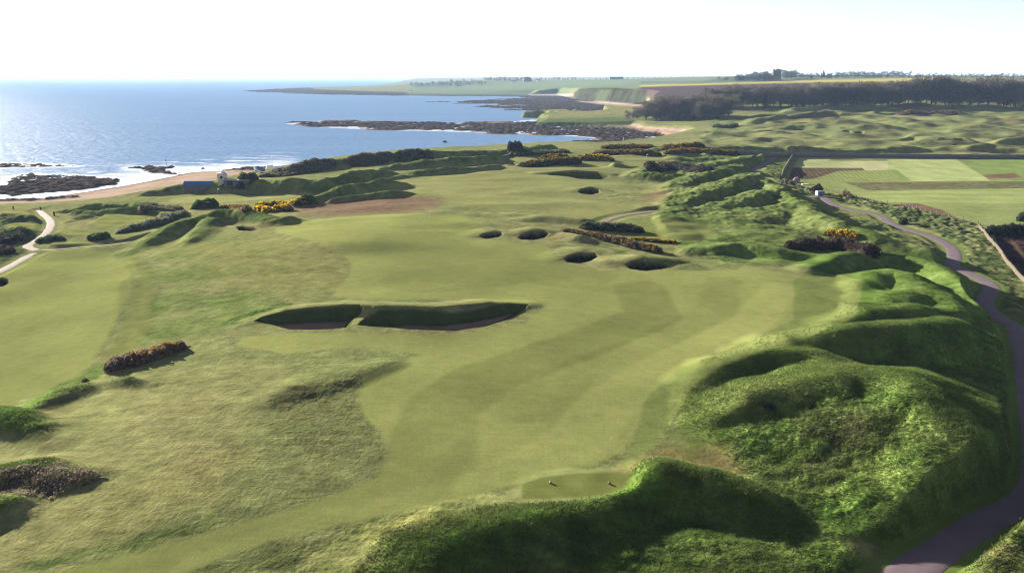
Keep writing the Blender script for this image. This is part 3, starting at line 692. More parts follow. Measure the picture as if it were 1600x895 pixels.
def gz(x, y):
    """height of the finished terrain"""
    x = np.atleast_1d(np.asarray(x, float)); y = np.atleast_1d(np.asarray(y, float))
    r = np.clip(np.hypot(x, y), rr[0], rr[-1]); t = np.clip(np.arctan2(x, y), th[0], th[-1])
    i = np.clip(np.searchsorted(rr, r) - 1, 0, NR - 2); j = np.clip(np.searchsorted(th, t) - 1, 0, NC - 2)
    a = (r - rr[i]) / (rr[i + 1] - rr[i]); b = (t - th[j]) / (th[j + 1] - th[j])
    return (Z[i, j] * (1 - a) * (1 - b) + Z[i + 1, j] * a * (1 - b) + Z[i, j + 1] * (1 - a) * b + Z[i + 1, j + 1] * a * b)
def gz1(x, y):
    return float(gz(x, y)[0])
def at(u, v, h=0.0):
    """ground point seen at a photo pixel; with h, the point whose top (h above the ground) is seen there"""
    x, y = march([u], [v], lambda X, Y: gz(X.ravel(), Y.ravel()).reshape(X.shape) + h)
    return float(x[0]), float(y[0]), gz1(x[0], y[0])

# ------------------------------------------------------------------ materials
def new_mat(name):
    m = bpy.data.materials.new(name); m.use_nodes = True
    nt = m.node_tree
    for nd in list(nt.nodes): nt.nodes.remove(nd)
    out = nt.nodes.new('ShaderNodeOutputMaterial')
    b = nt.nodes.new('ShaderNodeBsdfPrincipled')
    nt.links.new(b.outputs[0], out.inputs[0])
    return m, nt, b
def nd(nt, t, **k):
    x = nt.nodes.new(t)
    for a, v in k.items(): setattr(x, a, v)
    return x
def mathn(nt, op, a, b=None, c=None):
    x = nd(nt, 'ShaderNodeMath', operation=op)
    for i, v in enumerate((a, b, c)):
        if v is None: continue
        if isinstance(v, (int, float)): x.inputs[i].default_value = v
        else: nt.links.new(v, x.inputs[i])
    return x.outputs[0]
def noise(nt, scale, detail=3, rough=0.55, vec=None):
    x = nd(nt, 'ShaderNodeTexNoise')
    x.inputs['Scale'].default_value = scale; x.inputs['Detail'].default_value = detail; x.inputs['Roughness'].default_value = rough
    if vec is None:
        g = nd(nt, 'ShaderNodeNewGeometry'); vec = g.outputs['Position']
    nt.links.new(vec, x.inputs['Vector'])
    return x.outputs['Fac']
def mat_plain(name, col, rough=0.8, var=0.25, scale=2.0, bump=0.0, metal=0.0, bscale=None):
    m, nt, b = new_mat(name)
    f = noise(nt, scale, 4)
    mx = nd(nt, 'ShaderNodeMix', data_type='RGBA')
    mx.inputs[6].default_value = (*[c * (1 - var) for c in col], 1); mx.inputs[7].default_value = (*[min(1, c * (1 + var)) for c in col], 1)
    nt.links.new(f, mx.inputs[0]); nt.links.new(mx.outputs[2], b.inputs['Base Color'])
    b.inputs['Roughness'].default_value = rough; b.inputs['Metallic'].default_value = metal; b.inputs['Specular IOR Level'].default_value = 0.12 if rough > 0.65 else 0.4
    if bump:
        bp = nd(nt, 'ShaderNodeBump'); bp.inputs['Strength'].default_value = 0.6; bp.inputs['Distance'].default_value = bump
        nt.links.new(noise(nt, bscale or scale * 3, 4), bp.inputs['Height']); nt.links.new(bp.outputs[0], b.inputs['Normal'])
    return m

def ground_material():
    m, nt, b = new_mat('turf_sand_and_rock')
    at_ = nd(nt, 'ShaderNodeAttribute', attribute_name='col'); ar = nd(nt, 'ShaderNodeAttribute', attribute_name='rough_amount')
    f1 = noise(nt, 3.2, 4, 0.65); f2 = noise(nt, 0.55, 4, 0.6)
    g = nd(nt, 'ShaderNodeNewGeometry')
    mp = nd(nt, 'ShaderNodeMapping'); mp.inputs['Scale'].default_value = (0.35, 2.2, 1.0); mp.inputs['Rotation'].default_value = (0, 0, 0.5)
    nt.links.new(g.outputs['Position'], mp.inputs['Vector'])
    f3 = noise(nt, 1.0, 3, 0.6, mp.outputs[0])
    w = mathn(nt, 'ADD', mathn(nt, 'MULTIPLY', ar.outputs['Fac'], 0.72), 0.27)
    k = mathn(nt, 'ADD', mathn(nt, 'SUBTRACT', f1, 0.5), mathn(nt, 'MULTIPLY', mathn(nt, 'SUBTRACT', f2, 0.5), 0.9))
    k = mathn(nt, 'ADD', k, mathn(nt, 'MULTIPLY', mathn(nt, 'SUBTRACT', f3, 0.5), 0.7))
    k = mathn(nt, 'ADD', mathn(nt, 'MULTIPLY', mathn(nt, 'MULTIPLY', k, w), 1.5), 1.0)
    vm = nd(nt, 'ShaderNodeVectorMath', operation='SCALE')
    nt.links.new(at_.outputs['Color'], vm.inputs[0]); nt.links.new(k, vm.inputs['Scale'])
    nt.links.new(vm.outputs[0], b.inputs['Base Color'])
    b.inputs['Roughness'].default_value = 1.0; b.inputs['Specular IOR Level'].default_value = 0.0
    bp = nd(nt, 'ShaderNodeBump'); bp.inputs['Strength'].default_value = 1.0
    hgt = mathn(nt, 'ADD', mathn(nt, 'MULTIPLY', f1, 0.5), mathn(nt, 'MULTIPLY', noise(nt, 1.3, 3), 0.6))
    nt.links.new(hgt, bp.inputs['Height'])
    nt.links.new(mathn(nt, 'ADD', mathn(nt, 'MULTIPLY', ar.outputs['Fac'], 0.17), 0.03), bp.inputs['Distance'])
    nt.links.new(bp.outputs[0], b.inputs['Normal'])
    return m
def foliage_material(name='foliage'):
    m, nt, b = new_mat(name)
    a = nd(nt, 'ShaderNodeAttribute', attribute_name='col')
    f = noise(nt, 2.0, 3)
    vm = nd(nt, 'ShaderNodeVectorMath', operation='SCALE')
    nt.links.new(a.outputs['Color'], vm.inputs[0]); nt.links.new(mathn(nt, 'ADD', mathn(nt, 'MULTIPLY', f, 0.8), 0.6), vm.inputs['Scale'])
    nt.links.new(vm.outputs[0], b.inputs['Base Color'])
    b.inputs['Roughness'].default_value = 0.85; b.inputs['Specular IOR Level'].default_value = 0.15
    tr = nd(nt, 'ShaderNodeBsdfTranslucent'); ms = nd(nt, 'ShaderNodeMixShader'); ms.inputs[0].default_value = 0.38
    nt.links.new(vm.outputs[0], tr.inputs['Color']); nt.links.new(b.outputs[0], ms.inputs[1]); nt.links.new(tr.outputs[0], ms.inputs[2])
    nt.links.new(ms.outputs[0], nt.nodes['Material Output'].inputs[0])
    return m
M_GROUND = ground_material(); M_FOL = foliage_material()

# ------------------------------------------------------------------ mesh helpers
def mesh_np(name, verts, faces, col=None, extra=None, smooth=False, normals=None):
    me = bpy.data.meshes.new(name)
    nv, nf, k = len(verts), len(faces), faces.shape[1]
    me.vertices.add(nv); me.vertices.foreach_set('co', np.ascontiguousarray(verts, f32).ravel())
    me.loops.add(nf * k); me.loops.foreach_set('vertex_index', np.ascontiguousarray(faces, np.int32).ravel())
    me.polygons.add(nf)
    me.polygons.foreach_set('loop_start', np.arange(0, nf * k, k, dtype=np.int32))
    if smooth:
        me.polygons.foreach_set('use_smooth', np.ones(nf, bool))
    if col is not None:
        a = me.attributes.new('col', 'FLOAT_COLOR', 'POINT')
        a.data.foreach_set('color', np.column_stack([col, np.ones(nv)]).astype(f32).ravel())
    for k_, v_ in (extra or {}).items():
        a = me.attributes.new(k_, 'FLOAT', 'POINT'); a.data.foreach_set('value', np.ascontiguousarray(v_, f32))
    me.update(calc_edges=True)
    if normals is not None:
        a = me.attributes.new('custom_normal', 'FLOAT_VECTOR', 'POINT'); a.data.foreach_set('vector', np.ascontiguousarray(normals, f32).ravel())
    return me
def link(name, me, mat=None, parent=None, loc=None):
    o = bpy.data.objects.new(name, me); COL.objects.link(o)
    if mat is not None: me.materials.append(mat)
    if parent is not None: o.parent = parent
    if loc is not None: o.location = loc
    return o
def tag(o, label, cat, group=None):
    o['label'] = label; o['category'] = cat
    if group: o['group'] = group
    return o
def struct(o, kind='structure'):
    o['kind'] = kind; return o
def empty(name, loc=(0, 0, 0), rz=0.0):
    o = bpy.data.objects.new(name, None); COL.objects.link(o); o.location = loc; o.rotation_euler = (0, 0, rz)
    o.empty_display_size = 0.2
    return o
class MB:
    """collects simple solids, links them as one mesh"""
    def __init__(s): s.bm = bmesh.new()
    def box(s, c, d, rz=0, rot=None, taper=1.0):
        M = Matrix.Translation(c) @ (rot.to_matrix().to_4x4() if rot else Matrix.Rotation(rz, 4, 'Z')) @ Matrix.Diagonal((*d, 1))
        r = bmesh.ops.create_cube(s.bm, size=1, matrix=M)
        return s
    def prism(s, prof, y0, y1):
        a = [s.bm.verts.new((x, y0, z)) for x, z in prof]; b = [s.bm.verts.new((x, y1, z)) for x, z in prof]
        n_ = len(prof)
        s.bm.faces.new(a); s.bm.faces.new(b[::-1])
        for i in range(n_): s.bm.faces.new((a[i], b[i], b[(i + 1) % n_], a[(i + 1) % n_]))
        return s
    def tube(s, pts, rad, seg=6):
        rings = []
        for i, p in enumerate(pts):
            p = Vector(p)
            q = Vector(pts[min(i + 1, len(pts) - 1)]) - Vector(pts[max(i - 1, 0)])
            q.normalize(); a = q.orthogonal().normalized(); b = q.cross(a)
            r_ = rad[i] if isinstance(rad, (list, tuple)) else rad
            rings.append([s.bm.verts.new(p + (a * math.cos(k * 2 * math.pi / seg) + b * math.sin(k * 2 * math.pi / seg)) * r_) for k in range(seg)])
        for i in range(len(rings) - 1):
            for k in range(seg):
                s.bm.faces.new((rings[i][k], rings[i][(k + 1) % seg], rings[i + 1][(k + 1) % seg], rings[i + 1][k]))
        s.bm.faces.new(rings[0][::-1]); s.bm.faces.new(rings[-1])
        return s
    def ball(s, c, r, sub=2, sc=(1, 1, 1)):
        bmesh.ops.create_icosphere(s.bm, subdivisions=sub, radius=r, matrix=Matrix.Translation(c) @ Matrix.Diagonal((*sc, 1)))
        return s
    def build(s, name, mat, parent=None, loc=None, smooth=False, bevel=0):
        if bevel:
            bmesh.ops.bevel(s.bm, geom=list(s.bm.edges), offset=bevel, segments=1, affect='EDGES')
        bmesh.ops.recalc_face_normals(s.bm, faces=list(s.bm.faces))
        me = bpy.data.meshes.new(name); s.bm.to_mesh(me); s.bm.free()
        if smooth:
            for p in me.polygons: p.use_smooth = True
        return link(name, me, mat, parent, loc)

# ------------------------------------------------------------------ terrain objects
idx = np.arange(NR * NC).reshape(NR, NC)
faces = np.stack([idx[:-1, :-1], idx[:-1, 1:], idx[1:, 1:], idx[1:, :-1]], -1).reshape(-1, 4)
P3 = np.stack([GX, GY, Z], -1)
du = np.empty_like(P3); dv = np.empty_like(P3)
du[:, 1:-1] = P3[:, 2:] - P3[:, :-2]; du[:, 0] = P3[:, 1] - P3[:, 0]; du[:, -1] = P3[:, -1] - P3[:, -2]
dv[1:-1] = P3[2:] - P3[:-2]; dv[0] = P3[1] - P3[0]; dv[-1] = P3[-1] - P3[-2]
NRM = np.cross(du, dv); NRM /= np.linalg.norm(NRM, axis=-1, keepdims=True)
del du, dv
# class ids: 0 ground 1 fairway 2 putting green 3 tee 4 beach 5 rocky shore 6 crop field 7 ploughed field 8 rapeseed field ; 100+ bunkers
cls[(fair_main > 0.5) | (fair_left > 0.5)] = 1
cls[(fair_mid > 0.5) | (fair_far > 0.5)] = np.where(cls[(fair_mid > 0.5) | (fair_far > 0.5)] == 0, 1, cls[(fair_mid > 0.5) | (fair_far > 0.5)])
cls[green_l > 0.5] = 2; cls[tee_r > 0.5] = 3
cls[(low > 0.5) & (DC > -2)] = 4
cls[rock > 0.5] = 5
cls[fields_m > 0.5] = 6
cls[soil > 0.5] = 7
cls[pm(FIELD[4][0], .5, .12) > 0.5] = 7
cls[pm([(1000, 134.2), (1100, 131.2), (1200, 128.3), (1290, 125.3), (1400, 122.6), (1482, 121.4), (1486, 127.0), (1300, 128.6), (1200, 130.4), (1100, 133.3), (1000, 136)], 4, .2) > 0.5] = 8
fc = cls.ravel()[faces[:, 0]].astype(np.int32)
bid = bunk_id.ravel()[faces]; bmin = bid.min(1)
fc = np.where(bmin >= 0, 100 + 2 * bmin + (bunk_sand.ravel()[faces].all(1)), fc)
PV = P3.reshape(-1, 3); CV = colr.reshape(-1, 3); RV = rghf.ravel(); NV = NRM.reshape(-1, 3)
remap = np.full(NR * NC, -1, np.int64)
def terrain_part(name, sel, parent=None):
    F = faces[sel]
    if not len(F): return None
    uq = np.unique(F); remap[uq] = np.arange(len(uq))
    me = mesh_np(name, PV[uq], remap[F], CV[uq], {'rough_amount': RV[uq]}, True, NV[uq])
    return link(name, me, M_GROUND, parent)
for k_, nm in enumerate(['ground', 'fairway', 'putting_green', 'tee_ground', 'beach', 'rocky_shore', 'crop_field', 'ploughed_field', 'rapeseed_field']):
    o = terrain_part(nm, fc == k_)
    if o: struct(o)
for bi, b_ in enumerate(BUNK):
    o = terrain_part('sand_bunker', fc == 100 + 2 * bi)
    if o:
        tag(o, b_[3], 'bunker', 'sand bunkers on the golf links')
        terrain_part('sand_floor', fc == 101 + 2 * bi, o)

# lanes
def ribbon(name, P, hw, mat, up, wob=0.1):
    d = np.gradient(P[:, :2], axis=0); d /= np.linalg.norm(d, axis=1, keepdims=True)
    nrm = np.column_stack([-d[:, 1], d[:, 0]])
    k = 9; off = np.linspace(-1, 1, k)
    V_ = []
    for j in off:
        w = hw * j * (1 + wob * perlin(P[:, 0] / 2.5, P[:, 1] / 2.5, 6) * (abs(j) == 1))
        V_.append(np.column_stack([P[:, 0] + nrm[:, 0] * w, P[:, 1] + nrm[:, 1] * w, P[:, 2] + up + 0.04 * (1 - j * j) - 0.05 * (abs(j) == 1)]))
    V_ = np.stack(V_, 1); m_ = len(P)
    ii = np.arange(m_ * k).reshape(m_, k)
    F = np.stack([ii[:-1, :-1], ii[:-1, 1:], ii[1:, 1:], ii[1:, :-1]], -1).reshape(-1, 4)[:, ::-1]
    return struct(link(name, mesh_np(name, V_.reshape(-1, 3), F, smooth=True), mat))
def tarmac():
    m, nt, b = new_mat('worn_tarmac')
    f = noise(nt, 0.33, 6, 0.72); g = noise(nt, 9.0, 3)
    cr = nd(nt, 'ShaderNodeValToRGB')
    cr.color_ramp.elements[0].position = 0.3; cr.color_ramp.elements[0].color = (0.090, 0.068, 0.078, 1)
    cr.color_ramp.elements[1].position = 0.75; cr.color_ramp.elements[1].color = (0.140, 0.107, 0.118, 1)
    nt.links.new(mathn(nt, 'ADD', mathn(nt, 'MULTIPLY', f, 0.8), mathn(nt, 'MULTIPLY', g, 0.25)), cr.inputs[0])
    nt.links.new(cr.outputs[0], b.inputs['Base Color']); b.inputs['Roughness'].default_value = 0.85; b.inputs['Specular IOR Level'].default_value = 0.15
    bp = nd(nt, 'ShaderNodeBump'); bp.inputs['Distance'].default_value = 0.03; nt.links.new(g, bp.inputs['Height']); nt.links.new(bp.outputs[0], b.inputs['Normal'])
    return m
ribbon('road', TRACKS[0][0], TRACKS[0][1], tarmac(), 0.02, 0.12)
M_PATH = mat_plain('pale_gravel', C(148, 132, 120), 0.9, 0.2, 1.2, 0.03)
for P, hw in TRACKS[1:]:
    ribbon('path', P, hw, M_PATH, 0.02, 0.18)

# ------------------------------------------------------------------ sea
sr = np.concatenate([geo(180, 900, 0.004), geo(900, 60000, 0.02), [60000]])
sth = np.radians(np.concatenate([np.linspace(-110, -37, 60, endpoint=False), np.linspace(-37, 20, 700), np.linspace(20.5, 75, 50)]))
SX = sr[:, None] * np.sin(sth)[None]; SY = sr[:, None] * np.cos(sth)[None]
sd = np.full(SX.shape, -400.0, f32); nn = sr < 3500
sd[nn] = poly_sd(SX[nn], SY[nn], COAST, 400.0)
rd = np.full(SX.shape, -60.0, f32); n4 = sr < 900
for p in SKER: rd[n4] = np.maximum(rd[n4], poly_sd(SX[n4], SY[n4], p, 60.0))
su, sv = project(SX, SY, 0 * SX)
fw = perlin(SX / 26, SY / 9, 11) * 6 + perlin(SX / 7, SY / 4, 12) * 2.5
beachz = sstep(480, 420, su) * sstep(700, 560, SY)
foam_glint = beachz * sstep(-48, -8, sd + fw) * (0.55 + 0.5 * sstep(-0.2, 0.3, perlin(SX / 14, SY / 3.5, 13)))  # broad white by the beach: surf plus sun glare painted as colour
foam_glint = np.maximum(foam_glint, beachz * 0.8 * sstep(0.15, 0.45, perlin(SX / 20, SY / 5, 14)) * sstep(-95, -35, sd + fw))
foam_glint = np.maximum(foam_glint, 0.6 * sstep(-7, -1, rd + perlin(SX / 6, SY / 3, 15) * 3) * beachz)
foam_glint = np.maximum(foam_glint, 0.45 * sstep(-7, -2, sd + perlin(SX / 8, SY / 8, 16) * 4) * (SY > 500) * (SY < 1000))
si = np.arange(SX.size).reshape(SX.shape)
SF = np.stack([si[:-1, :-1], si[:-1, 1:], si[1:, 1:], si[1:, :-1]], -1).reshape(-1, 4)
def sea_material():
    m, nt, b = new_mat('sea_water')
    g = nd(nt, 'ShaderNodeNewGeometry')
    def mapped(sx, sy, rz=0.0):
        mp = nd(nt, 'ShaderNodeMapping'); mp.inputs['Scale'].default_value = (sx, sy, 1); mp.inputs['Rotation'].default_value = (0, 0, rz)
        nt.links.new(g.outputs['Position'], mp.inputs['Vector']); return mp.outputs[0]
    w1 = noise(nt, 1.0, 4, 0.6, mapped(0.10, 0.35, 0.5)); w2 = noise(nt, 1.0, 3, 0.6, mapped(0.5, 1.1, 0.2)); st = noise(nt, 1.0, 4, 0.55, mapped(0.004, 0.02, 0.15))
    bp = nd(nt, 'ShaderNodeBump'); bp.inputs['Strength'].default_value = 1.0; bp.inputs['Distance'].default_value = 1.0
    nt.links.new(mathn(nt, 'ADD', mathn(nt, 'MULTIPLY', w1, 2.4), mathn(nt, 'MULTIPLY', w2, 0.7)), bp.inputs['Height'])
    fo = nd(nt, 'ShaderNodeAttribute', attribute_name='foam_glint')
    fn = noise(nt, 1.0, 5, 0.7, mapped(0.25, 0.9, 0.3))
    ff = mathn(nt, 'MULTIPLY', fo.outputs['Fac'], mathn(nt, 'ADD', mathn(nt, 'MULTIPLY', fn, 0.9), 0.45))
    ff = nd(nt, 'ShaderNodeClamp').outputs[0] if False else mathn(nt, 'MINIMUM', ff, 1.0)
    deep = nd(nt, 'ShaderNodeMix', data_type='RGBA')
    deep.inputs[6].default_value = (0.080, 0.150, 0.265, 1); deep.inputs[7].default_value = (0.128, 0.216, 0.350, 1)
    nt.links.new(st, deep.inputs[0])
    mx = nd(nt, 'ShaderNodeMix', data_type='RGBA'); mx.inputs[7].default_value = (0.8, 0.82, 0.84, 1)
    nt.links.new(ff, mx.inputs[0]); nt.links.new(deep.outputs[2], mx.inputs[6])
    out = nt.nodes['Material Output']
    df = nd(nt, 'ShaderNodeBsdfDiffuse'); gl = nd(nt, 'ShaderNodeBsdfGlossy'); ms = nd(nt, 'ShaderNodeMixShader')
    nt.links.new(mx.outputs[2], df.inputs['Color']); nt.links.new(bp.outputs[0], df.inputs['Normal']); nt.links.new(bp.outputs[0], gl.inputs['Normal'])
    gl.inputs['Roughness'].default_value = 0.3; ms.inputs[0].default_value = 0.06
    nt.links.new(df.outputs[0], ms.inputs[1]); nt.links.new(gl.outputs[0], ms.inputs[2]); nt.links.new(ms.outputs[0], out.inputs[0])
    nt.nodes.remove(b)
    return m
struct(link('sea', mesh_np('sea', np.stack([SX, SY, 0 * SX], -1).reshape(-1, 3), SF, extra={'foam_glint': np.clip(foam_glint, 0, 1).ravel()}, smooth=True), sea_material()))
# ------------------------------------------------------------------ shrubs and gorse
def spray(pos, nrm, size, col, r, jit=0.9, flat=0.45):
    """small leaf-clump triangles, one per row"""
    k = len(pos)
    d = nrm + r.normal(0, jit, (k, 3)); d /= np.linalg.norm(d, axis=1, keepdims=True)
    t = np.cross(d, r.normal(0, 1, (k, 3))); t /= np.linalg.norm(t, axis=1, keepdims=True) + 1e-9
    s = size[:, None]
    V_ = np.stack([pos - t * s * flat, pos + t * s * flat, pos + d * s], 1).reshape(-1, 3)
    F_ = np.arange(3 * k).reshape(-1, 3)
    return V_, F_, np.repeat(col, 3, 0)

def bush(name, label, cat, spine, pal, n_leaf=2600, leaf=0.3, flower=0.0, fcol=(0.55, 0.36, 0.01), group=None, seed=1, fbias=0.3, lump=0.35, fr=None):
    """spine: world points (x, y, height, half width); pal: list of albedos"""
    r = np.random.default_rng(seed)
    S_ = np.array(spine, float)
    if len(S_) == 1:
        S_ = np.vstack([S_ + [-S_[0, 3] * 0.4, 0, 0, 0], S_ + [S_[0, 3] * 0.4, 0, 0, 0]])
    L = np.concatenate([[0], np.cumsum(np.hypot(*np.diff(S_[:, :2], axis=0).T))]); tot = L[-1]
    wend = S_[:, 3].mean()
    ox, oy = S_[:, 0].mean(), S_[:, 1].mean(); oz = gz1(ox, oy)
    def surf(q, ph, k=1.0):
        qq = np.clip(q, 0, tot)
        x = np.interp(qq, L, S_[:, 0]); y = np.interp(qq, L, S_[:, 1]); h = np.interp(qq, L, S_[:, 2]); w = np.interp(qq, L, S_[:, 3])
        e = 1e-2; dx = np.interp(np.minimum(qq + e, tot), L, S_[:, 0]) - np.interp(np.maximum(qq - e, 0), L, S_[:, 0]); dy = np.interp(np.minimum(qq + e, tot), L, S_[:, 1]) - np.interp(np.maximum(qq - e, 0), L, S_[:, 1])
        m = np.hypot(dx, dy) + 1e-9; tx, ty = dx / m, dy / m
        over = np.where(q < 0, q, np.where(q > tot, q - tot, 0)) / np.maximum(w, 0.1)
        cap = np.sqrt(np.clip(1 - over ** 2, 0, 1))
        lum = 1 + lump * perlin(q / (wend * 0.9) + seed * 3.1, ph * 1.6 + seed, 21) + 0.5 * lump * perlin(q / (wend * 0.35) + seed, ph * 3.5, 22)
        a = np.cos(ph) * w * cap * lum * k; b = np.abs(np.sin(ph)) ** 0.8 * h * cap * lum * k
        X = x + tx * over * w - ty * a; Y = y + ty * over * w + tx * a
        n_ = np.column_stack([-ty * np.cos(ph) + tx * over, tx * np.cos(ph) + ty * over, np.sin(ph) + 0.15])
        return X, Y, b, n_ / np.linalg.norm(n_, axis=1, keepdims=True)
    # woody core
    nq, npz = max(8, int((tot + 2 * wend) / max(0.5, wend * 0.22))), 11
    nq = min(nq, 90)
    qs = np.linspace(-wend * 0.98, tot + wend * 0.98, nq); ps = np.linspace(0.0, np.pi, npz)
    QQ, PP = np.meshgrid(qs, ps, indexing='ij')
    X, Y, B, _ = surf(QQ.ravel(), PP.ravel(), 0.86)
    Zc = gz(X, Y) - 0.12 + B
    ii = np.arange(nq * npz).reshape(nq, npz)
    Fq = np.stack([ii[:-1, :-1], ii[1:, :-1], ii[1:, 1:], ii[:-1, 1:]], -1).reshape(-1, 4)
    Fc = np.concatenate([Fq[:, [0, 1, 2]], Fq[:, [0, 2, 3]]])
    Vc = np.column_stack([X, Y, Zc])
    pal = [np.array(p) for p in pal]
    Cc = np.repeat((pal[0] * 0.75)[None], len(Vc), 0)
    # leaf clumps
    q = r.uniform(-wend, tot + wend, n_leaf); ph = np.arccos(r.uniform(-1, 1, n_leaf)); k = r.uniform(0.82, 1.04, n_leaf)
    X, Y, B, N_ = surf(q, ph, k)
    pos = np.column_stack([X, Y, gz(X, Y) - 0.05 + B])
    tone = perlin(q / (wend * 1.1) + 7, ph * 1.2 + seed, 23) + r.normal(0, 0.25, n_leaf)
    ci = np.clip(((tone + 0.75) / 1.5 * len(pal)).astype(int), 0, len(pal) - 1)
    cc = np.array(pal)[ci] * r.uniform(0.7, 1.3, (n_leaf, 1))
    v, f, c = spray(pos, N_, leaf * r.uniform(0.6, 1.3, n_leaf), cc, r)
    off = np.array([ox, oy, oz])
    V_ = np.concatenate([Vc, v]) - off; F_ = np.concatenate([Fc, f + len(Vc)]); C_ = np.concatenate([Cc, c])
    o = link(name, mesh_np(name, V_, F_, C_), M_FOL, None, tuple(off))
    tag(o, label, cat, group)
    if flower > 0:
        nfl = int(n_leaf * flower * 1.6)
        q = r.uniform(-wend if fr is None else fr[0] * tot, tot + wend if fr is None else fr[1] * tot, nfl * 2); ph = np.arccos(r.uniform(-1, 1, nfl * 2))
        keep = perlin(q / (wend * 0.8) + 31, ph * 1.5 + seed, 24) + 0.35 * np.sin(ph) > fbias - 0.1 * r.random(nfl * 2)
        q, ph = q[keep][:nfl], ph[keep][:nfl]
        if len(q):
            X, Y, B, N_ = surf(q, ph, r.uniform(1.0, 1.12, len(q)))
            pos = np.column_stack([X, Y, gz(X, Y) - 0.02 + B])
            cc = np.array(fcol)[None] * r.uniform(0.6, 1.25, (len(q), 1))
            v, f, c = spray(pos, N_, leaf * 0.8 * r.uniform(0.6, 1.2, len(q)), cc, r)
            link('blossom', mesh_np('blossom', v - off, f, c), M_FOL, o)
    return o
def spine(px, **k):
    """photo crest points (u, v, height, half width) -> world"""
    out = []
    for u, v, h, w in px:
        x, y, z = at(u, v, h); out.append((x, y, h, w))
    return out
BRN = [(0.13, 0.092, 0.076), (0.23, 0.165, 0.140), (0.075, 0.07, 0.032)]
GOR = [(0.024, 0.034, 0.010), (0.048, 0.056, 0.018), (0.085, 0.066, 0.034)]
GRN = [(0.028, 0.050, 0.017), (0.052, 0.078, 0.028), (0.10, 0.125, 0.055)]
GREY = [(0.070, 0.086, 0.050), (0.13, 0.145, 0.096), (0.19, 0.20, 0.14)]
THN = [(0.085, 0.076, 0.052), (0.16, 0.14, 0.095), (0.10, 0.125, 0.06)]
YEL = (0.62, 0.42, 0.02); ORG = (0.26, 0.155, 0.02)
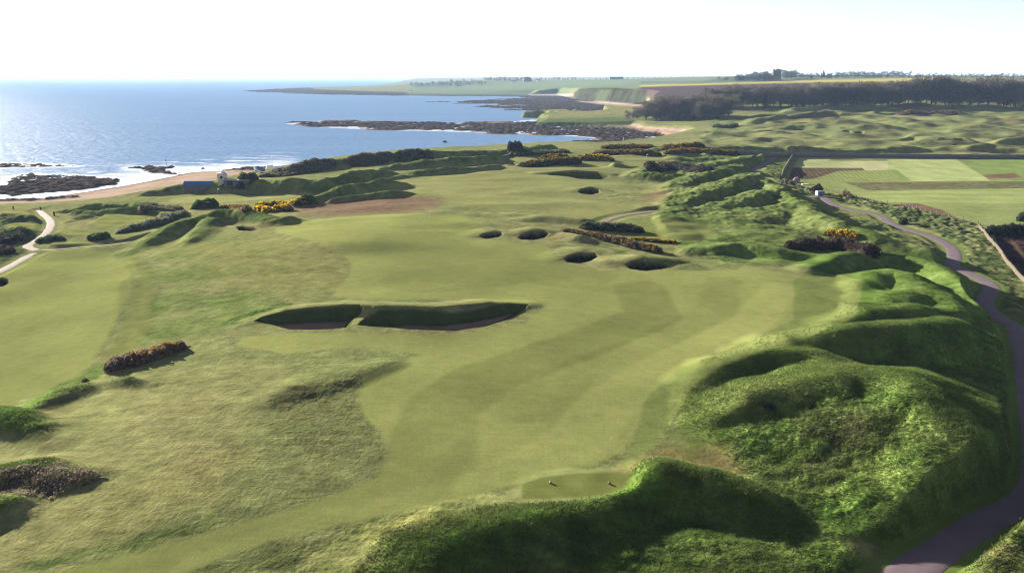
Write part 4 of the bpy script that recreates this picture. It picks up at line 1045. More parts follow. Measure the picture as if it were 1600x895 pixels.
BUSHES = [
    ('gorse_bush', 'brown and yellow gorse thicket beside the lower left fairway', [(180, 560, 1.5, 1.9), (215, 551, 1.6, 1.9), (250, 541, 1.5, 1.5), (280, 534, 1.3, 0.9)], BRN, 9000, .22, .10, ORG, (0.25, 1.0)),
    ('gorse_bush', 'long brown gorse hedge with yellow tips above the golfer bunker', [(885, 358, .7, 1.4), (920, 363, 1.0, 1.9), (960, 370, 1.3, 1.9), (995, 378, 1.4, 1.8), (1026, 386, 1.3, 1.4)], [(0.11, 0.08, 0.062), (0.16, 0.118, 0.098), (0.05, 0.06, 0.022), (0.075, 0.065, 0.035)], 7000, .32, .12, ORG, None),
    ('gorse_bush', 'low yellow flowered gorse strip right of the long brown hedge', [(992, 371, .6, .8), (1020, 373, .7, .9), (1052, 376, .6, .8)], GOR, 1400, .3, .3, YEL, None),
    ('bramble_thicket', 'wide dark brown bramble thicket on the dune beside the lane bend', [(1240, 377, 1.8, 2.0), (1280, 375, 2.2, 2.6), (1320, 373, 2.4, 3.0), (1360, 382, 2.0, 2.4)], [(0.040, 0.028, 0.024), (0.070, 0.048, 0.040), (0.028, 0.022, 0.018)], 7000, .35, 0, YEL, None),
    ('gorse_bush', 'small yellow topped gorse bush behind the dark bramble thicket', [(1295, 360, 1.2, 1.2), (1315, 361, 1.3, 1.5), (1335, 366, 1.0, 1.2)], [(0.06, 0.05, 0.016), (0.10, 0.07, 0.02), (0.03, 0.035, 0.012)], 1800, .32, .3, YEL, None),
    ('shrub', 'round dark green bush in front of the left putting green', [(312, 315, 2.2, 2.6), (326, 312, 2.7, 3.2)], GRN, 4200, .42, 0, YEL, None),
    ('gorse_bush', 'bright yellow gorse bush at the right end of the left gorse bank', [(434, 322, 1.5, 1.7), (448, 321, 1.7, 2.0)], GOR, 2200, .38, .9, YEL, None),
    ('gorse_bush', 'yellow flowered gorse bush in the middle of the left gorse bank', [(402, 322, 1.4, 1.6), (420, 325, 1.4, 1.8)], GOR, 2000, .38, .6, YEL, None),
    ('gorse_bush', 'orange tinted gorse bush at the left end of the gorse bank', [(350, 321, 1.0, 1.6), (366, 320, 1.1, 1.8), (384, 323, 1.0, 1.6)], [(0.08, 0.05, 0.02), (0.05, 0.045, 0.016), (0.1, 0.06, 0.022)], 1800, .38, .22, ORG, None),
    ('gorse_bush', 'thin yellow gorse strip running up beside the left green', [(405, 317, 1.0, 1.4), (440, 315, 1.2, 1.5), (466, 313, 1.2, 1.5), (490, 311, 1.0, 1.2)], GOR, 2400, .38, .5, YEL, None),
    ('shrub', 'small dark round shrub between the left green and the dune', [(482, 307, 1.6, 2.0)], GRN, 900, .45, 0, YEL, None),
    ('buckthorn_thicket', 'long pale grey green thicket sloping along the left hollow', [(192, 357, 1.2, 1.6), (212, 351, 1.6, 2.2), (240, 344, 1.7, 2.4), (265, 336, 1.8, 2.4), (285, 330, 1.5, 2.0)], GREY, 4200, .45, 0, YEL, None),
    ('gorse_bush', 'wide dark gorse bank behind the broad shaded bunker', [(822, 253, 2.0, 3.0), (850, 249, 2.8, 4.2), (880, 247, 2.8, 4.2), (898, 247, 2.4, 3.2)], GOR, 4600, .6, .14, ORG, None),
    ('gorse_bush', 'orange flowered gorse behind the wide dark gorse bank', [(855, 243, 1.8, 3.0), (880, 241, 1.8, 3.0)], GOR, 1600, .6, .45, ORG, None),
    ('gorse_bush', 'yellow topped gorse clump right of the wide dark bank', [(910, 244, 2.0, 3.0), (930, 242, 2.4, 3.6), (950, 245, 1.8, 2.8)], GOR, 2400, .6, .4, YEL, None),
    ('gorse_bush', 'long dark gorse belt behind the far putting green', [(935, 236, 1.8, 3.0), (965, 235, 2.0, 3.6), (1000, 235, 2.2, 4.0), (1024, 237, 2.0, 3.0)], GOR, 3600, .6, .3, ORG, None),
    ('gorse_bush', 'orange gorse row right of the far putting green', [(1045, 236, 1.6, 3.0), (1080, 233, 2.0, 4.0), (1115, 233, 2.0, 4.0), (1146, 236, 1.6, 3.0)], GOR, 3800, .6, .5, ORG, None),
    ('gorse_bush', 'dark gorse on the bank above the far beach', [(950, 227, 1.8, 4.0), (985, 226, 1.8, 4.5), (1010, 227, 1.6, 4.0)], GOR, 2200, .7, .3, ORG, None),
    ('gorse_bush', 'orange and dark gorse at the inland end of the far beach', [(1045, 229, 1.6, 4.0), (1065, 226, 1.8, 4.0), (1090, 224, 1.4, 4.0)], GOR, 2000, .7, .5, ORG, None),
    ('shrub', 'broad dark purple brown scrub right of the far green', [(1020, 256, 2.2, 4.0), (1045, 254, 2.6, 5.0), (1075, 257, 2.4, 5.0), (1100, 260, 1.6, 4.0)], [(0.030, 0.028, 0.024), (0.055, 0.046, 0.042), (0.028, 0.036, 0.018)], 4400, .6, 0, YEL, None),
    ('shrub', 'dark scrub on the seaward bank left of the far gorse', [(805, 238, 1.6, 4), (840, 236, 1.8, 4), (880, 234, 1.6, 4)], GRN, 1800, .7, 0, YEL, None),
    ('shrub', 'grey green shrub patch beside the curved gravel path', [(918, 349, 1.3, 1.8), (945, 349, 1.5, 2.2), (970, 350, 1.6, 2.4), (996, 355, 1.2, 1.8)], [(0.03, 0.045, 0.024), (0.055, 0.075, 0.04), (0.075, 0.09, 0.055)], 3000, .38, 0, YEL, None),
    ('thorn_scrub', 'brown thorn scrub at the left end of the seaward ridge', [(462, 261, 1.2, 4.0), (480, 257, 2.0, 4.5), (498, 255, 1.5, 4.0), (515, 253, .9, 3.5)], THN, 3400, .7, 0, YEL, None),
    ('thorn_scrub', 'brown thorn scrub in the middle of the seaward ridge', [(556, 248, .8, 4.0), (575, 245.5, 1.4, 4.5), (600, 243.5, .9, 4.0)], [(0.07, 0.06, 0.042), (0.13, 0.115, 0.075), (0.07, 0.095, 0.045)], 3000, .7, 0, YEL, None),
    ('thorn_scrub', 'greenish scrub at the right end of the seaward ridge', [(628, 241, .9, 4.0), (645, 239.5, 1.5, 4), (665, 239.5, .9, 3.5)], [(0.03, 0.055, 0.02), (0.06, 0.09, 0.035), (0.1, 0.12, 0.06)], 2400, .7, 0, YEL, None),
    ('thorn_scrub', 'grey brown scrub just right of the boats above the beach', [(412, 271, 1.4, 2.4), (440, 270, 1.4, 3.0), (465, 268, 1.2, 3)], THN, 1900, .6, 0, YEL, None),
    ('shrub', 'dark pointed bush between the cream hut and the boats', [(384, 271, 3.0, 3.2)], GRN, 1300, .55, 0, YEL, None),
    ('shrub', 'dark wind cut shrub alone at the sea edge', [(800, 224, 3.6, 2.2), (810, 223, 4.2, 2.6)], [(0.020, 0.024, 0.014), (0.036, 0.040, 0.024), (0.028, 0.026, 0.02)], 1900, .7, 0, YEL, None),
    ('shrub', 'dark bramble scrub at the left edge beside the gravel path', [(-8, 366, 1.5, 3), (15, 368, 1.8, 3.2), (30, 360, 1.2, 2)], [(0.03, 0.03, 0.02), (0.05, 0.046, 0.034), (0.028, 0.04, 0.018)], 2600, .4, 0, YEL, None),
    ('shrub', 'dark brown scrub at the left edge near the path fork', [(-10, 384, 1.6, 2.6), (10, 388, 1.4, 2.2)], [(0.03, 0.024, 0.024), (0.05, 0.04, 0.04), (0.028, 0.03, 0.018)], 1700, .4, 0, YEL, None),
    ('shrub', 'green bush beside the path below the nearest left tee', [(64, 372, 1.2, 1.5), (80, 369, 1.4, 1.8), (92, 370, 1.0, 1.4)], GRN, 1600, .36, 0, YEL, None),
    ('shrub', 'green bush at the right end of the nearest left tee', [(146, 366, 1.3, 1.8), (160, 365, 1.5, 2.0)], GRN, 1500, .36, 0, YEL, None),
    ('shrub', 'dry brown scrub on the back of the left hollow', [(225, 322, 1.2, 2.4), (250, 320, 1.4, 2.8), (275, 323, 1.2, 2.4)], THN, 1800, .45, 0, YEL, None),
    ('bramble_patch', 'withered brown bramble patch on the left rough', [(8, 748, .16, 2.2), (50, 746, .2, 3.0), (90, 748, .19, 2.4), (130, 744, .14, 1.4)], [(0.11, 0.085, 0.066), (0.24, 0.19, 0.145), (0.15, 0.15, 0.08)], 7000, .15, 0, YEL, None),
    ('shrub', 'tiny brown tuft of scrub beside the long gorse thicket', [(132, 591, .5, .35)], BRN, 260, .16, 0, YEL, None),
    ('shrub', 'dark green shrub sprig on the hollow face of the great dune', [(1198, 630, .5, .5), (1206, 632, .5, .5)], GRN, 420, .18, 0, YEL, None),
    ('hedge', 'thick dark clipped hedge at the top of the brown soil plot', [(1550, 354, 2.2, 1.6), (1580, 352.5, 2.4, 1.7), (1610, 352, 2.4, 1.7), (1650, 352, 2.4, 1.7)], [(0.016, 0.020, 0.016), (0.028, 0.032, 0.022)], 4200, .36, 0, YEL, None),
    ('shrub', 'dark upright bush at the right edge by the pale field', [(1600, 333, 2.6, 1.3)], GRN, 700, .4, 0, YEL, None),
    ('shrub', 'tall dark bush standing behind the parked blue trailer', [(1272, 293, 2.0, 1.6), (1281, 289.5, 3.2, 1.5)], [(0.022, 0.024, 0.014), (0.04, 0.036, 0.024)], 1300, .45, 0, YEL, None),
    ('shrub', 'brown thorn bush on the field fence beyond the trailer', [(1321, 298, 2.2, 1.2), (1330, 305, 1.2, 1.2)], BRN, 900, .4, 0, YEL, None),
    ('shrub', 'small dark bush beside the lay-by of the lane', [(1412, 341, 1.9, .9)], GRN, 600, .32, 0, YEL, None),
    ('shrub', 'brown scrub beside the ruined stone bothy', [(1226, 280, 1.8, 1.6), (1237, 283, 1.6, 1.4)], THN, 1000, .42, 0, YEL, None),
    ('gorse_bush', 'reddish brown gorse patch on the far links below the wood', [(1415, 173.5, 2, 7), (1450, 172.5, 2.4, 8), (1485, 174, 2, 6)], [(0.085, 0.055, 0.035), (0.11, 0.072, 0.045), (0.05, 0.045, 0.022)], 1500, 1.1, 0, YEL, None),
    ('shrub', 'dark scrub clump where the far beach meets the links', [(1125, 195, 2.5, 6), (1140, 194, 3, 7)], GRN, 1100, 1.0, 0, YEL, None),
]
for i_, (nm, lab, sp, pal, nl, lf, fl, fc_, fr_) in enumerate(BUSHES):
    bush(nm, lab, nm.replace('_', ' '), spine(sp), pal, nl, lf, fl, fc_, seed=i_ + 3, fr=fr_, fbias=0.1 if fl > 0.5 else 0.3)

# ------------------------------------------------------------------ marram grass on the near dunes
nearmask = (RR > 44) & (RR < 150) & (np.abs(np.degrees(np.arctan2(GX, GY))) < 38)
wgt = np.where(nearmask, dune_reg * np.clip(rghf, 0, 1) * (1 - track_m) * (1 - teeM), 0).ravel()
rim_w = np.where(nearmask & (rghf > 0.6), 0.008, 0).ravel()
wgt = np.where(bunk_id.ravel() >= 0, 0, wgt + rim_w).astype(float)
wgt /= wgt.sum()
ng = 140000
gi = rng.choice(NR * NC, ng, p=wgt)
gp = PV[gi] + np.column_stack([rng.normal(0, .12, ng), rng.normal(0, .12, ng), np.full(ng, -0.03)])
gh = rng.uniform(0.10, 0.26, ng) * (0.7 + 0.5 * np.clip(N14.ravel()[gi] + 0.5, 0, 1.4)) * np.where(wgt[gi] > wgt.max() * 0.1, 1, 0.4)
VV, FF, CC = [], [], []
for b_ in range(3):
    a = rng.uniform(0, 2 * np.pi, ng); lean = rng.uniform(0.15, 0.9, ng)
    dirv = np.column_stack([np.cos(a) * lean + 0.35, np.sin(a) * lean - 0.1, np.ones(ng)])
    tip = gp + dirv * gh[:, None] * rng.uniform(.7, 1.2, (ng, 1))
    sd_ = np.column_stack([-np.sin(a), np.cos(a), 0 * a]) * (0.022 + gp[:, 1:2] * 0.00028)
    VV.append(np.stack([gp - sd_, gp + sd_, tip], 1).reshape(-1, 3))
    FF.append(np.arange(3 * ng).reshape(-1, 3) + b_ * 3 * ng)
    c = CV[gi] * rng.uniform(0.75, 1.45, (ng, 1)) + rng.uniform(0, 1, (ng, 1)) ** 5 * np.array([.045, .045, .018])
    CC.append(np.repeat(c, 3, 0))
struct(link('marram_grass', mesh_np('marram_grass', np.concatenate(VV), np.concatenate(FF), np.concatenate(CC)), M_FOL), 'stuff')

# ------------------------------------------------------------------ trees
M_BARK = mat_plain('bark', (0.055, 0.045, 0.038), 0.9, 0.3, 3.0)
def tree_proto(kind, seed, H=20.0):
    r = np.random.default_rng(seed); rd_ = random.Random(seed)
    t = MB(); tips = []
    lean = r.normal(0, 0.4, 2)
    tr = [(0, 0, -0.6), (lean[0] * .3, lean[1] * .3, H * .2), (lean[0] * .8, lean[1] * .8, H * .42), (lean[0], lean[1], H * .62), (lean[0] * 1.3, lean[1] * 1.3, H * (.93 if kind == 'conifer' else .84))]
    t.tube(tr, [H * .020, H * .016, H * .012, H * .008, H * .002], 7)
    cw = H * {'bare': .33, 'budding': .34, 'conifer': .17, 'small': .36}[kind]
    base = {'bare': .11, 'budding': .10, 'conifer': .05, 'small': .08}[kind]
    for i in range(13):
        f = base + (0.8 - base) * (i + r.random()) / 13
        a = r.uniform(0, 2 * np.pi)
        env = cw * math.sqrt(max(0.05, 1 - ((f - .52) / .5) ** 2)) if kind != 'conifer' else cw * (1.02 - f)
        st = Vector((lean[0] * f * 1.4, lean[1] * f * 1.4, H * f * 0.93))
        e = st + Vector((math.cos(a) * env, math.sin(a) * env, H * r.uniform(.06, .2) * (0.2 if kind == 'conifer' else 1)))
        mid = st.lerp(e, .5) + Vector((0, 0, H * .015))
        t.tube([st, mid, e], [H * .006, H * .004, H * .0012], 5)
        for k in range(3):
            s2 = st.lerp(e, r.uniform(.35, .8)); e2 = s2 + Vector((r.normal() * cw * .28, r.normal() * cw * .28, abs(r.normal()) * H * .1))
            t.tube([s2, e2], [H * .0028, H * .0008], 4); tips.append(e2)
        tips.append(e)
    # twigs / foliage
    n_ = {'bare': 2100, 'budding': 2200, 'conifer': 1500, 'small': 1500}[kind]
    T = np.array([tuple(p) for p in tips])
    c0 = T[r.integers(0, len(T), n_)] + r.normal(0, 1, (n_, 3)) * np.array([cw * .24, cw * .24, H * .055])
    if kind == 'conifer':
        f = r.uniform(.14, 1, n_) ; a = r.uniform(0, 2 * np.pi, n_); rad = cw * (1.06 - f) * np.sqrt(r.random(n_))
        c0 = np.column_stack([np.cos(a) * rad, np.sin(a) * rad, f * H])
    ctr = np.array([lean[0], lean[1], H * .5])
    c0[:, 2] = np.clip(c0[:, 2], H * base, H * 1.0)
    nrm = c0 - ctr; nrm[:, 2] += H * .1; nrm /= np.linalg.norm(nrm, axis=1, keepdims=True)
    pals = {'bare': [(0.070, 0.056, 0.048), (0.105, 0.082, 0.068), (0.055, 0.050, 0.040)], 'budding': [(0.085, 0.086, 0.042), (0.115, 0.105, 0.055), (0.07, 0.064, 0.042)],
            'conifer': [(0.016, 0.024, 0.014), (0.026, 0.034, 0.02)], 'small': [(0.045, 0.042, 0.034), (0.06, 0.056, 0.04), (0.04, 0.046, 0.03)]}[kind]
    cc = np.array(pals)[r.integers(0, len(pals), n_)] * r.uniform(.7, 1.3, (n_, 1))
    v, f, c = spray(c0, nrm, H * r.uniform(.042, .085, n_), cc, r, 0.7, 0.16 if kind != 'conifer' else 0.3)
    return t, (v, f, c)
PROTO = {}
def make_tree(kind, seed):
    key = (kind, seed)
    if key not in PROTO:
        t, (v, f, c) = tree_proto(kind, seed)
        bmesh.ops.recalc_face_normals(t.bm, faces=list(t.bm.faces))
        me = bpy.data.meshes.new('trunk'); t.bm.to_mesh(me); t.bm.free(); me.materials.append(M_BARK)
        mc = mesh_np('crown', v, f, c); mc.materials.append(M_FOL)
        PROTO[key] = (me, mc)
    return PROTO[key]
def plant(name, kind, seed, x, y, h, label, group, parts=True):
    me, mc = make_tree(kind, seed)
    z = gz1(x, y)
    o = empty(name, (x, y, z), random.uniform(0, 6.28)); s = h / 20.0; o.scale = (s * random.uniform(.9, 1.15), s * random.uniform(.9, 1.15), s)
    for nm, m in (('trunk', me), ('crown', mc)):
        c = bpy.data.objects.new(nm, m); COL.objects.link(c); c.parent = o
    tag(o, label, 'tree', group)
    return o
WOODS = [  # base line px list, rows, spacing m, row gap m, height range, label, group
    ([(985, 187), (1010, 187.5)], 2, 9, 12, (9, 13), 'low bare tree at the seaward tip of the dark wood', 'low bare trees at the seaward tip of the wood'),
    ([(1012, 187.5), (1060, 188), (1112, 187)], 5, 7.5, 7, (15, 23), 'bare brown tree in the front clump of the wood near the far beach', 'bare trees in the front clump of the wood'),
    ([(1110, 172), (1200, 168.5), (1300, 166), (1400, 166.5), (1500, 168), (1640, 168)], 3, 8.0, 9, (17, 24), 'bare brown woodland tree in the long belt behind the far links', 'bare trees of the long wood belt'),
]
for base_px, rows, sp_, gap, hr, lab, grp in WOODS:
    a = np.array(base_px, float)
    wx, wy = [], []
    for u, v in base_px:
        x, y, z = at(u, v); wx.append(x); wy.append(y)
    wx, wy = densify(np.array(wx), np.array(wy), sp_)
    d = np.column_stack([np.gradient(wx), np.gradient(wy)]); d /= np.linalg.norm(d, axis=1, keepdims=True)
    for rI in range(rows):
        for i in range(len(wx)):
            j = (random.uniform(-.35, .35) * sp_, random.uniform(-.3, .3) * gap)
            off = rI * gap + j[1]
            x = wx[i] + d[i, 0] * (j[0] + (rI % 2) * sp_ * .5) - d[i, 1] * off; y = wy[i] + d[i, 1] * (j[0] + (rI % 2) * sp_ * .5) + d[i, 0] * off
            k = random.random()
            kind = 'conifer' if k < 0.05 else 'budding' if k < 0.2 else 'bare'
            if kind == 'conifer':
                plant('conifer_tree', 'conifer', 1 + int(k * 40) % 2, x, y, random.uniform(*hr) * .9, lab.replace('bare brown', 'dark evergreen').replace('low bare', 'low evergreen'), 'evergreens standing in the ' + ('front clump' if 'front' in lab else 'long belt' if 'belt' in lab else 'seaward tip'))
            elif kind == 'budding':
                plant('woodland_tree', 'budding', 1 + int(k * 100) % 3, x, y, random.uniform(*hr), lab.replace('bare brown', 'olive budding').replace('low bare', 'low budding'), grp.replace('bare', 'budding'))
            else:
                plant('woodland_tree', 'bare', 1 + int(k * 100) % 5, x, y, random.uniform(*hr) * (1.25 if x > 0.5 * y else 1.0), lab, grp)
# skyline trees
def skyline(u0, u1, n_, v, Y, hr, lab, grp, kind='small'):
    for i in range(n_):
        u = u0 + (u1 - u0) * (i + random.uniform(.1, .9)) / n_
        dx, dy, dz = ray(u, v)
        YY = Y * random.uniform(.97, 1.03)
        plant('distant_tree', kind, 1 + i % 3, float(dx / dy * YY), YY, random.uniform(*hr), lab, grp)
for args in [(1120, 1150, 4, 124, 1600, (6, 10)), (1150, 1178, 9, 124.5, 1545, (9, 14)), (1176, 1206, 11, 124, 1535, (11, 19)), (1204, 1222, 4, 125, 1500, (7, 10)), (1219, 1246, 9, 123, 1600, (14, 18)), (1246, 1280, 8, 122, 1640, (8, 13))]:
    skyline(*args, 'tree in the grounds of the distant tower house', 'trees around the distant tower house')
skyline(1283, 1289, 3, 122, 1650, (12, 15), 'dark upright conifer standing alone right of the tower house trees', 'upright conifers on the skyline', 'conifer')
for args in [(1290, 1302, 4, 122, 1660, (9, 13)), (1303, 1420, 34, 122, 1680, (9, 14))]:
    skyline(*args, 'tree in the skyline row above the yellow field', 'skyline trees above the yellow field')
skyline(1430, 1640, 44, 122, 1680, (6, 10), 'small tree on the skyline at the far right', 'small skyline trees at the far right')
skyline(640, 760, 26, 130, 2950, (9, 16), 'hazy tree on the left end of the far headland', 'hazy trees on the far headland end')
skyline(755, 830, 20, 126, 3150, (12, 20), 'hazy tree among the far headland houses', 'hazy trees among the headland houses')
skyline(836, 900, 14, 126, 3250, (8, 14), 'hazy tree right of the far headland houses', 'hazy trees right of the headland houses')
skyline(900, 1120, 26, 125, 3100, (5, 8), 'hedge tree on the skyline behind the long grey barn', 'hedge trees behind the long grey barn')

# ------------------------------------------------------------------ far buildings
M_STONE = mat_plain('grey_stone', (0.085, 0.08, 0.078), 0.9, 0.25, 0.8, 0.05)
M_SLATE = mat_plain('slate_roof', (0.075, 0.08, 0.095), 0.7, 0.2, 1.2)
M_WHITE = mat_plain('white_render', (0.62, 0.60, 0.56), 0.8, 0.06, 0.6)
M_GLASS = mat_plain('dark_glass', (0.03, 0.035, 0.045), 0.25, 0.2, 1.0)
M_BARN = mat_plain('grey_cladding', (0.15, 0.16, 0.19), 0.7, 0.15, 0.4)
M_DARK = mat_plain('dark_timber', (0.035, 0.028, 0.024), 0.85, 0.3, 4.0)
M_POST = mat_plain('weathered_timber', (0.12, 0.10, 0.085), 0.9, 0.3, 5.0)
def world_at(u, v, Y):
    dx, dy, dz = ray(u, v); x = float(dx / dy * Y); return x, Y, gz1(x, Y)
def house(name, label, cat, x, y, z, L, W, h, rh, rz, mw, mr, chim=1, nwin=4, hip=False):
    o = empty(name, (x, y, z), rz); tag(o, label, cat)
    MB().box((0, 0, h / 2 - 1), (L, W, h + 2)).build('wall', mw, o)
    r_ = MB()
    if hip:
        a = [r_.bm.verts.new(p) for p in ((-L / 2 - .4, -W / 2 - .4, h + .02), (L / 2 + .4, -W / 2 - .4, h + .02), (L / 2 + .4, W / 2 + .4, h + .02), (-L / 2 - .4, W / 2 + .4, h + .02), (-L * .18, 0, h + rh), (L * .18, 0, h + rh))]
        for f in ((0, 1, 5, 4), (1, 2, 5), (2, 3, 4, 5), (3, 0, 4), (0, 3, 2, 1)): r_.bm.faces.new([a[i] for i in f])
    else:
        a = [r_.bm.verts.new(p) for p in ((-L / 2 - .3, -W / 2 - .4, h + .02), (L / 2 + .3, -W / 2 - .4, h + .02), (L / 2 + .3, W / 2 + .4, h + .02), (-L / 2 - .3, W / 2 + .4, h + .02), (-L / 2 - .3, 0, h + rh), (L / 2 + .3, 0, h + rh))]
        for f in ((0, 1, 5, 4), (1, 2, 5), (2, 3, 4, 5), (3, 0, 4), (0, 3, 2, 1)): r_.bm.faces.new([a[i] for i in f])
    ro = r_.build('roof', mr, o)
    for c in range(chim):
        MB().box(((c - (chim - 1) / 2) * L * .8, 0, h + rh * .9), (1.0, 1.0, rh * .8 + 1.2)).build('chimney', mw, ro)
    for i in range(nwin):
        w_ = MB().box(((i + .5) / nwin * L - L / 2, -W / 2 - .02, h * .55), (1.1, .08, min(1.5, h * .45))).build('window', M_GLASS, o)
    return o
x, y, z = world_at(963, 124.3, 2950)
house('barn', 'long low grey barn on the skyline above the cliffs', 'barn', x, y, z, 50, 14, 7, 3, 0.0, M_BARN, M_SLATE, 0, 6)
x, y, z = world_at(824, 127, 3000)
house('farmhouse', 'large hip roofed house on the far headland', 'house', x, y, z, 30, 20, 9, 9, 0.1, M_STONE, M_SLATE, 2, 5, True)
x, y, z = world_at(714, 127.5, 2900)
house('cottage', 'pale cottage among the trees at the headland end', 'house', x, y, z, 16, 8, 5, 4, 0.2, M_WHITE, M_SLATE, 2, 3)
x, y, z = world_at(803, 126.5, 2950)
house('cottage', 'white low cottage left of the large hip roofed house', 'house', x, y, z, 18, 8, 5, 3, -0.1, M_WHITE, M_SLATE, 1, 3)
x, y, z = world_at(841, 126.5, 2900)
house('cottage', 'small white cottage right of the large hip roofed house', 'house', x, y, z, 9, 7, 5, 4, 0.1, M_WHITE, M_SLATE, 1, 2)
x, y, z = world_at(641, 142, 2500)
house('cottage', 'tiny white hut on the low headland shore', 'hut', x, y, z, 6, 5, 3, 2, 0.3, M_WHITE, M_SLATE, 0, 1)
x, y, z = world_at(1157, 124, 1560)
house('lodge', 'slate roofed lodge left of the tower house', 'house', x, y, z, 14, 8, 3.2, 4.5, 0.1, M_STONE, M_SLATE, 2, 3)
# tower house
x, y, z = world_at(1213, 124, 1560)
o = empty('tower_house', (x, y, z), -0.15); tag(o, 'grey stone tower house with turrets among trees on the skyline', 'castle')
MB().box((0, 0, 7.5), (14, 11, 19)).build('keep', M_STONE, o)
b_ = MB()
for i in range(7):
    b_.box((-6.3 + i * 2.1, -5.3, 17.6), (1.1, .6, 1.2)); b_.box((-6.3 + i * 2.1, 5.3, 17.6), (1.1, .6, 1.2))
b_.build('battlement', M_STONE, o)
MB().box((1.5, 1, 18.6), (6, 5, 3.2)).build('cap_house', M_STONE, o)
for tx, hh in ((-6.4, 6.0), (6.4, 3.6), (2.2, 7.0)):
    MB().tube([(tx, -4.6, 13.5), (tx, -4.6, 15), (tx, -4.6, 16.5 + hh * .5)], [.6, 1.5, 1.5], 10).build('turret', M_STONE, o)
for i in range(3):
    for k in range(3):
        MB().box((-4 + i * 4, -5.53, 4 + k * 4.4), (1.1, .1, 1.8)).build('window', M_GLASS, o)
x, y, z = world_at(1199, 125, 1560)
house('lodge', 'low stone wing left beside the tower house', 'house', x, y, z, 18, 9, 4, 5, 0.1, M_STONE, M_SLATE, 2, 4)
# masts
x, y, z = world_at(675, 129, 2900)
o = empty('radio_mast', (x, y, z)); tag(o, 'thin tall radio mast standing on the far headland', 'mast')
MB().tube([(0, 0, -1), (0, 0, 42)], [.45, .2], 6).build('pole', M_BARN, o)
MB().box((0, 0, 30), (2.4, .3, .3)).box((0, 0, 38), (1.6, .3, .3)).build('cross_arm', M_BARN, o)

# ------------------------------------------------------------------ beach buildings and boats
M_BLUE = mat_plain('blue_sheet_roof', (0.035, 0.12, 0.27), 0.75, 0.15, 1.0)
M_CREAM = mat_plain('cream_render', (0.56, 0.49, 0.40), 0.85, 0.08, 1.0)
M_PALE = mat_plain('pale_felt_roof', (0.34, 0.35, 0.38), 0.8, 0.12, 1.0)
M_GREYW = mat_plain('grey_block_wall', (0.10, 0.10, 0.105), 0.9, 0.2, 1.0)
x, y, z = at(311, 290); z -= 1.1
o = empty('shed', (x, y, z), 0.05); tag(o, 'long shed with a bright blue roof above the beach', 'shed')
MB().box((0, 0, .5), (10.6, 4, 2.4)).build('wall', M_GREYW, o)
r_ = MB(); r_.prism([(-2.4, 1.62), (2.4, 1.62), (0, 2.9)], -5.6, 5.6); ro = r_.build('roof', M_BLUE, o); ro.rotation_euler = (0, 0, math.pi / 2)
MB().box((-5.32, 0, .7), (.06, 1.4, 1.8)).build('door', M_DARK, o)
x, y, z = at(348.5, 286.5)
o = empty('hut', (x, y, z), 0.35); tag(o, 'tall cream lookout hut with a small window above the beach', 'hut')
o.scale = (1.25, 1.25, 1.1); MB().box((0, 0, 1.3), (3.0, 2.8, 4.6)).build('wall', M_CREAM, o)
MB().box((0, 0, 3.68), (3.3, 3.1, .16)).build('roof', M_PALE, o)
w_ = MB().box((-1.52, -.1, 2.4), (.06, .7, 1.0)).build('window', M_DARK, o)
MB().box((-.3, -1.42, 2.3), (.7, .06, .9)).build('window', M_DARK, o)
MB().box((.9, -1.42, 1.0), (.8, .06, 1.9)).build('door', M_DARK, o)
MB().ball((.2, .6, 3.9), .75, 2, (1, 1, .9)).build('dome', M_WHITE, o, smooth=True)
x, y, z = at(373, 288.5); z -= .3
o = empty('storage_block', (x, y, z), -0.12); tag(o, 'low grey flat roofed storage block right of the cream hut', 'storage block')
MB().box((0, 0, .8), (10.4, 4.0, 2.8)).build('wall', M_GREYW, o)
MB().box((0, 0, 2.3), (10.9, 4.5, .18)).build('roof', M_PALE, o)
MB().box((-2.6, -2.03, .95), (2.4, .08, 1.9)).build('door', M_DARK, o)
MB().box((2.2, -2.03, .95), (2.4, .08, 1.9)).build('door', M_DARK, o)
M_BOATW = mat_plain('white_boat_paint', (0.72, 0.73, 0.76), 0.4, 0.05, 1.0)
M_BOATB = mat_plain('blue_boat_cover', (0.03, 0.08, 0.26), 0.6, 0.2, 1.5)
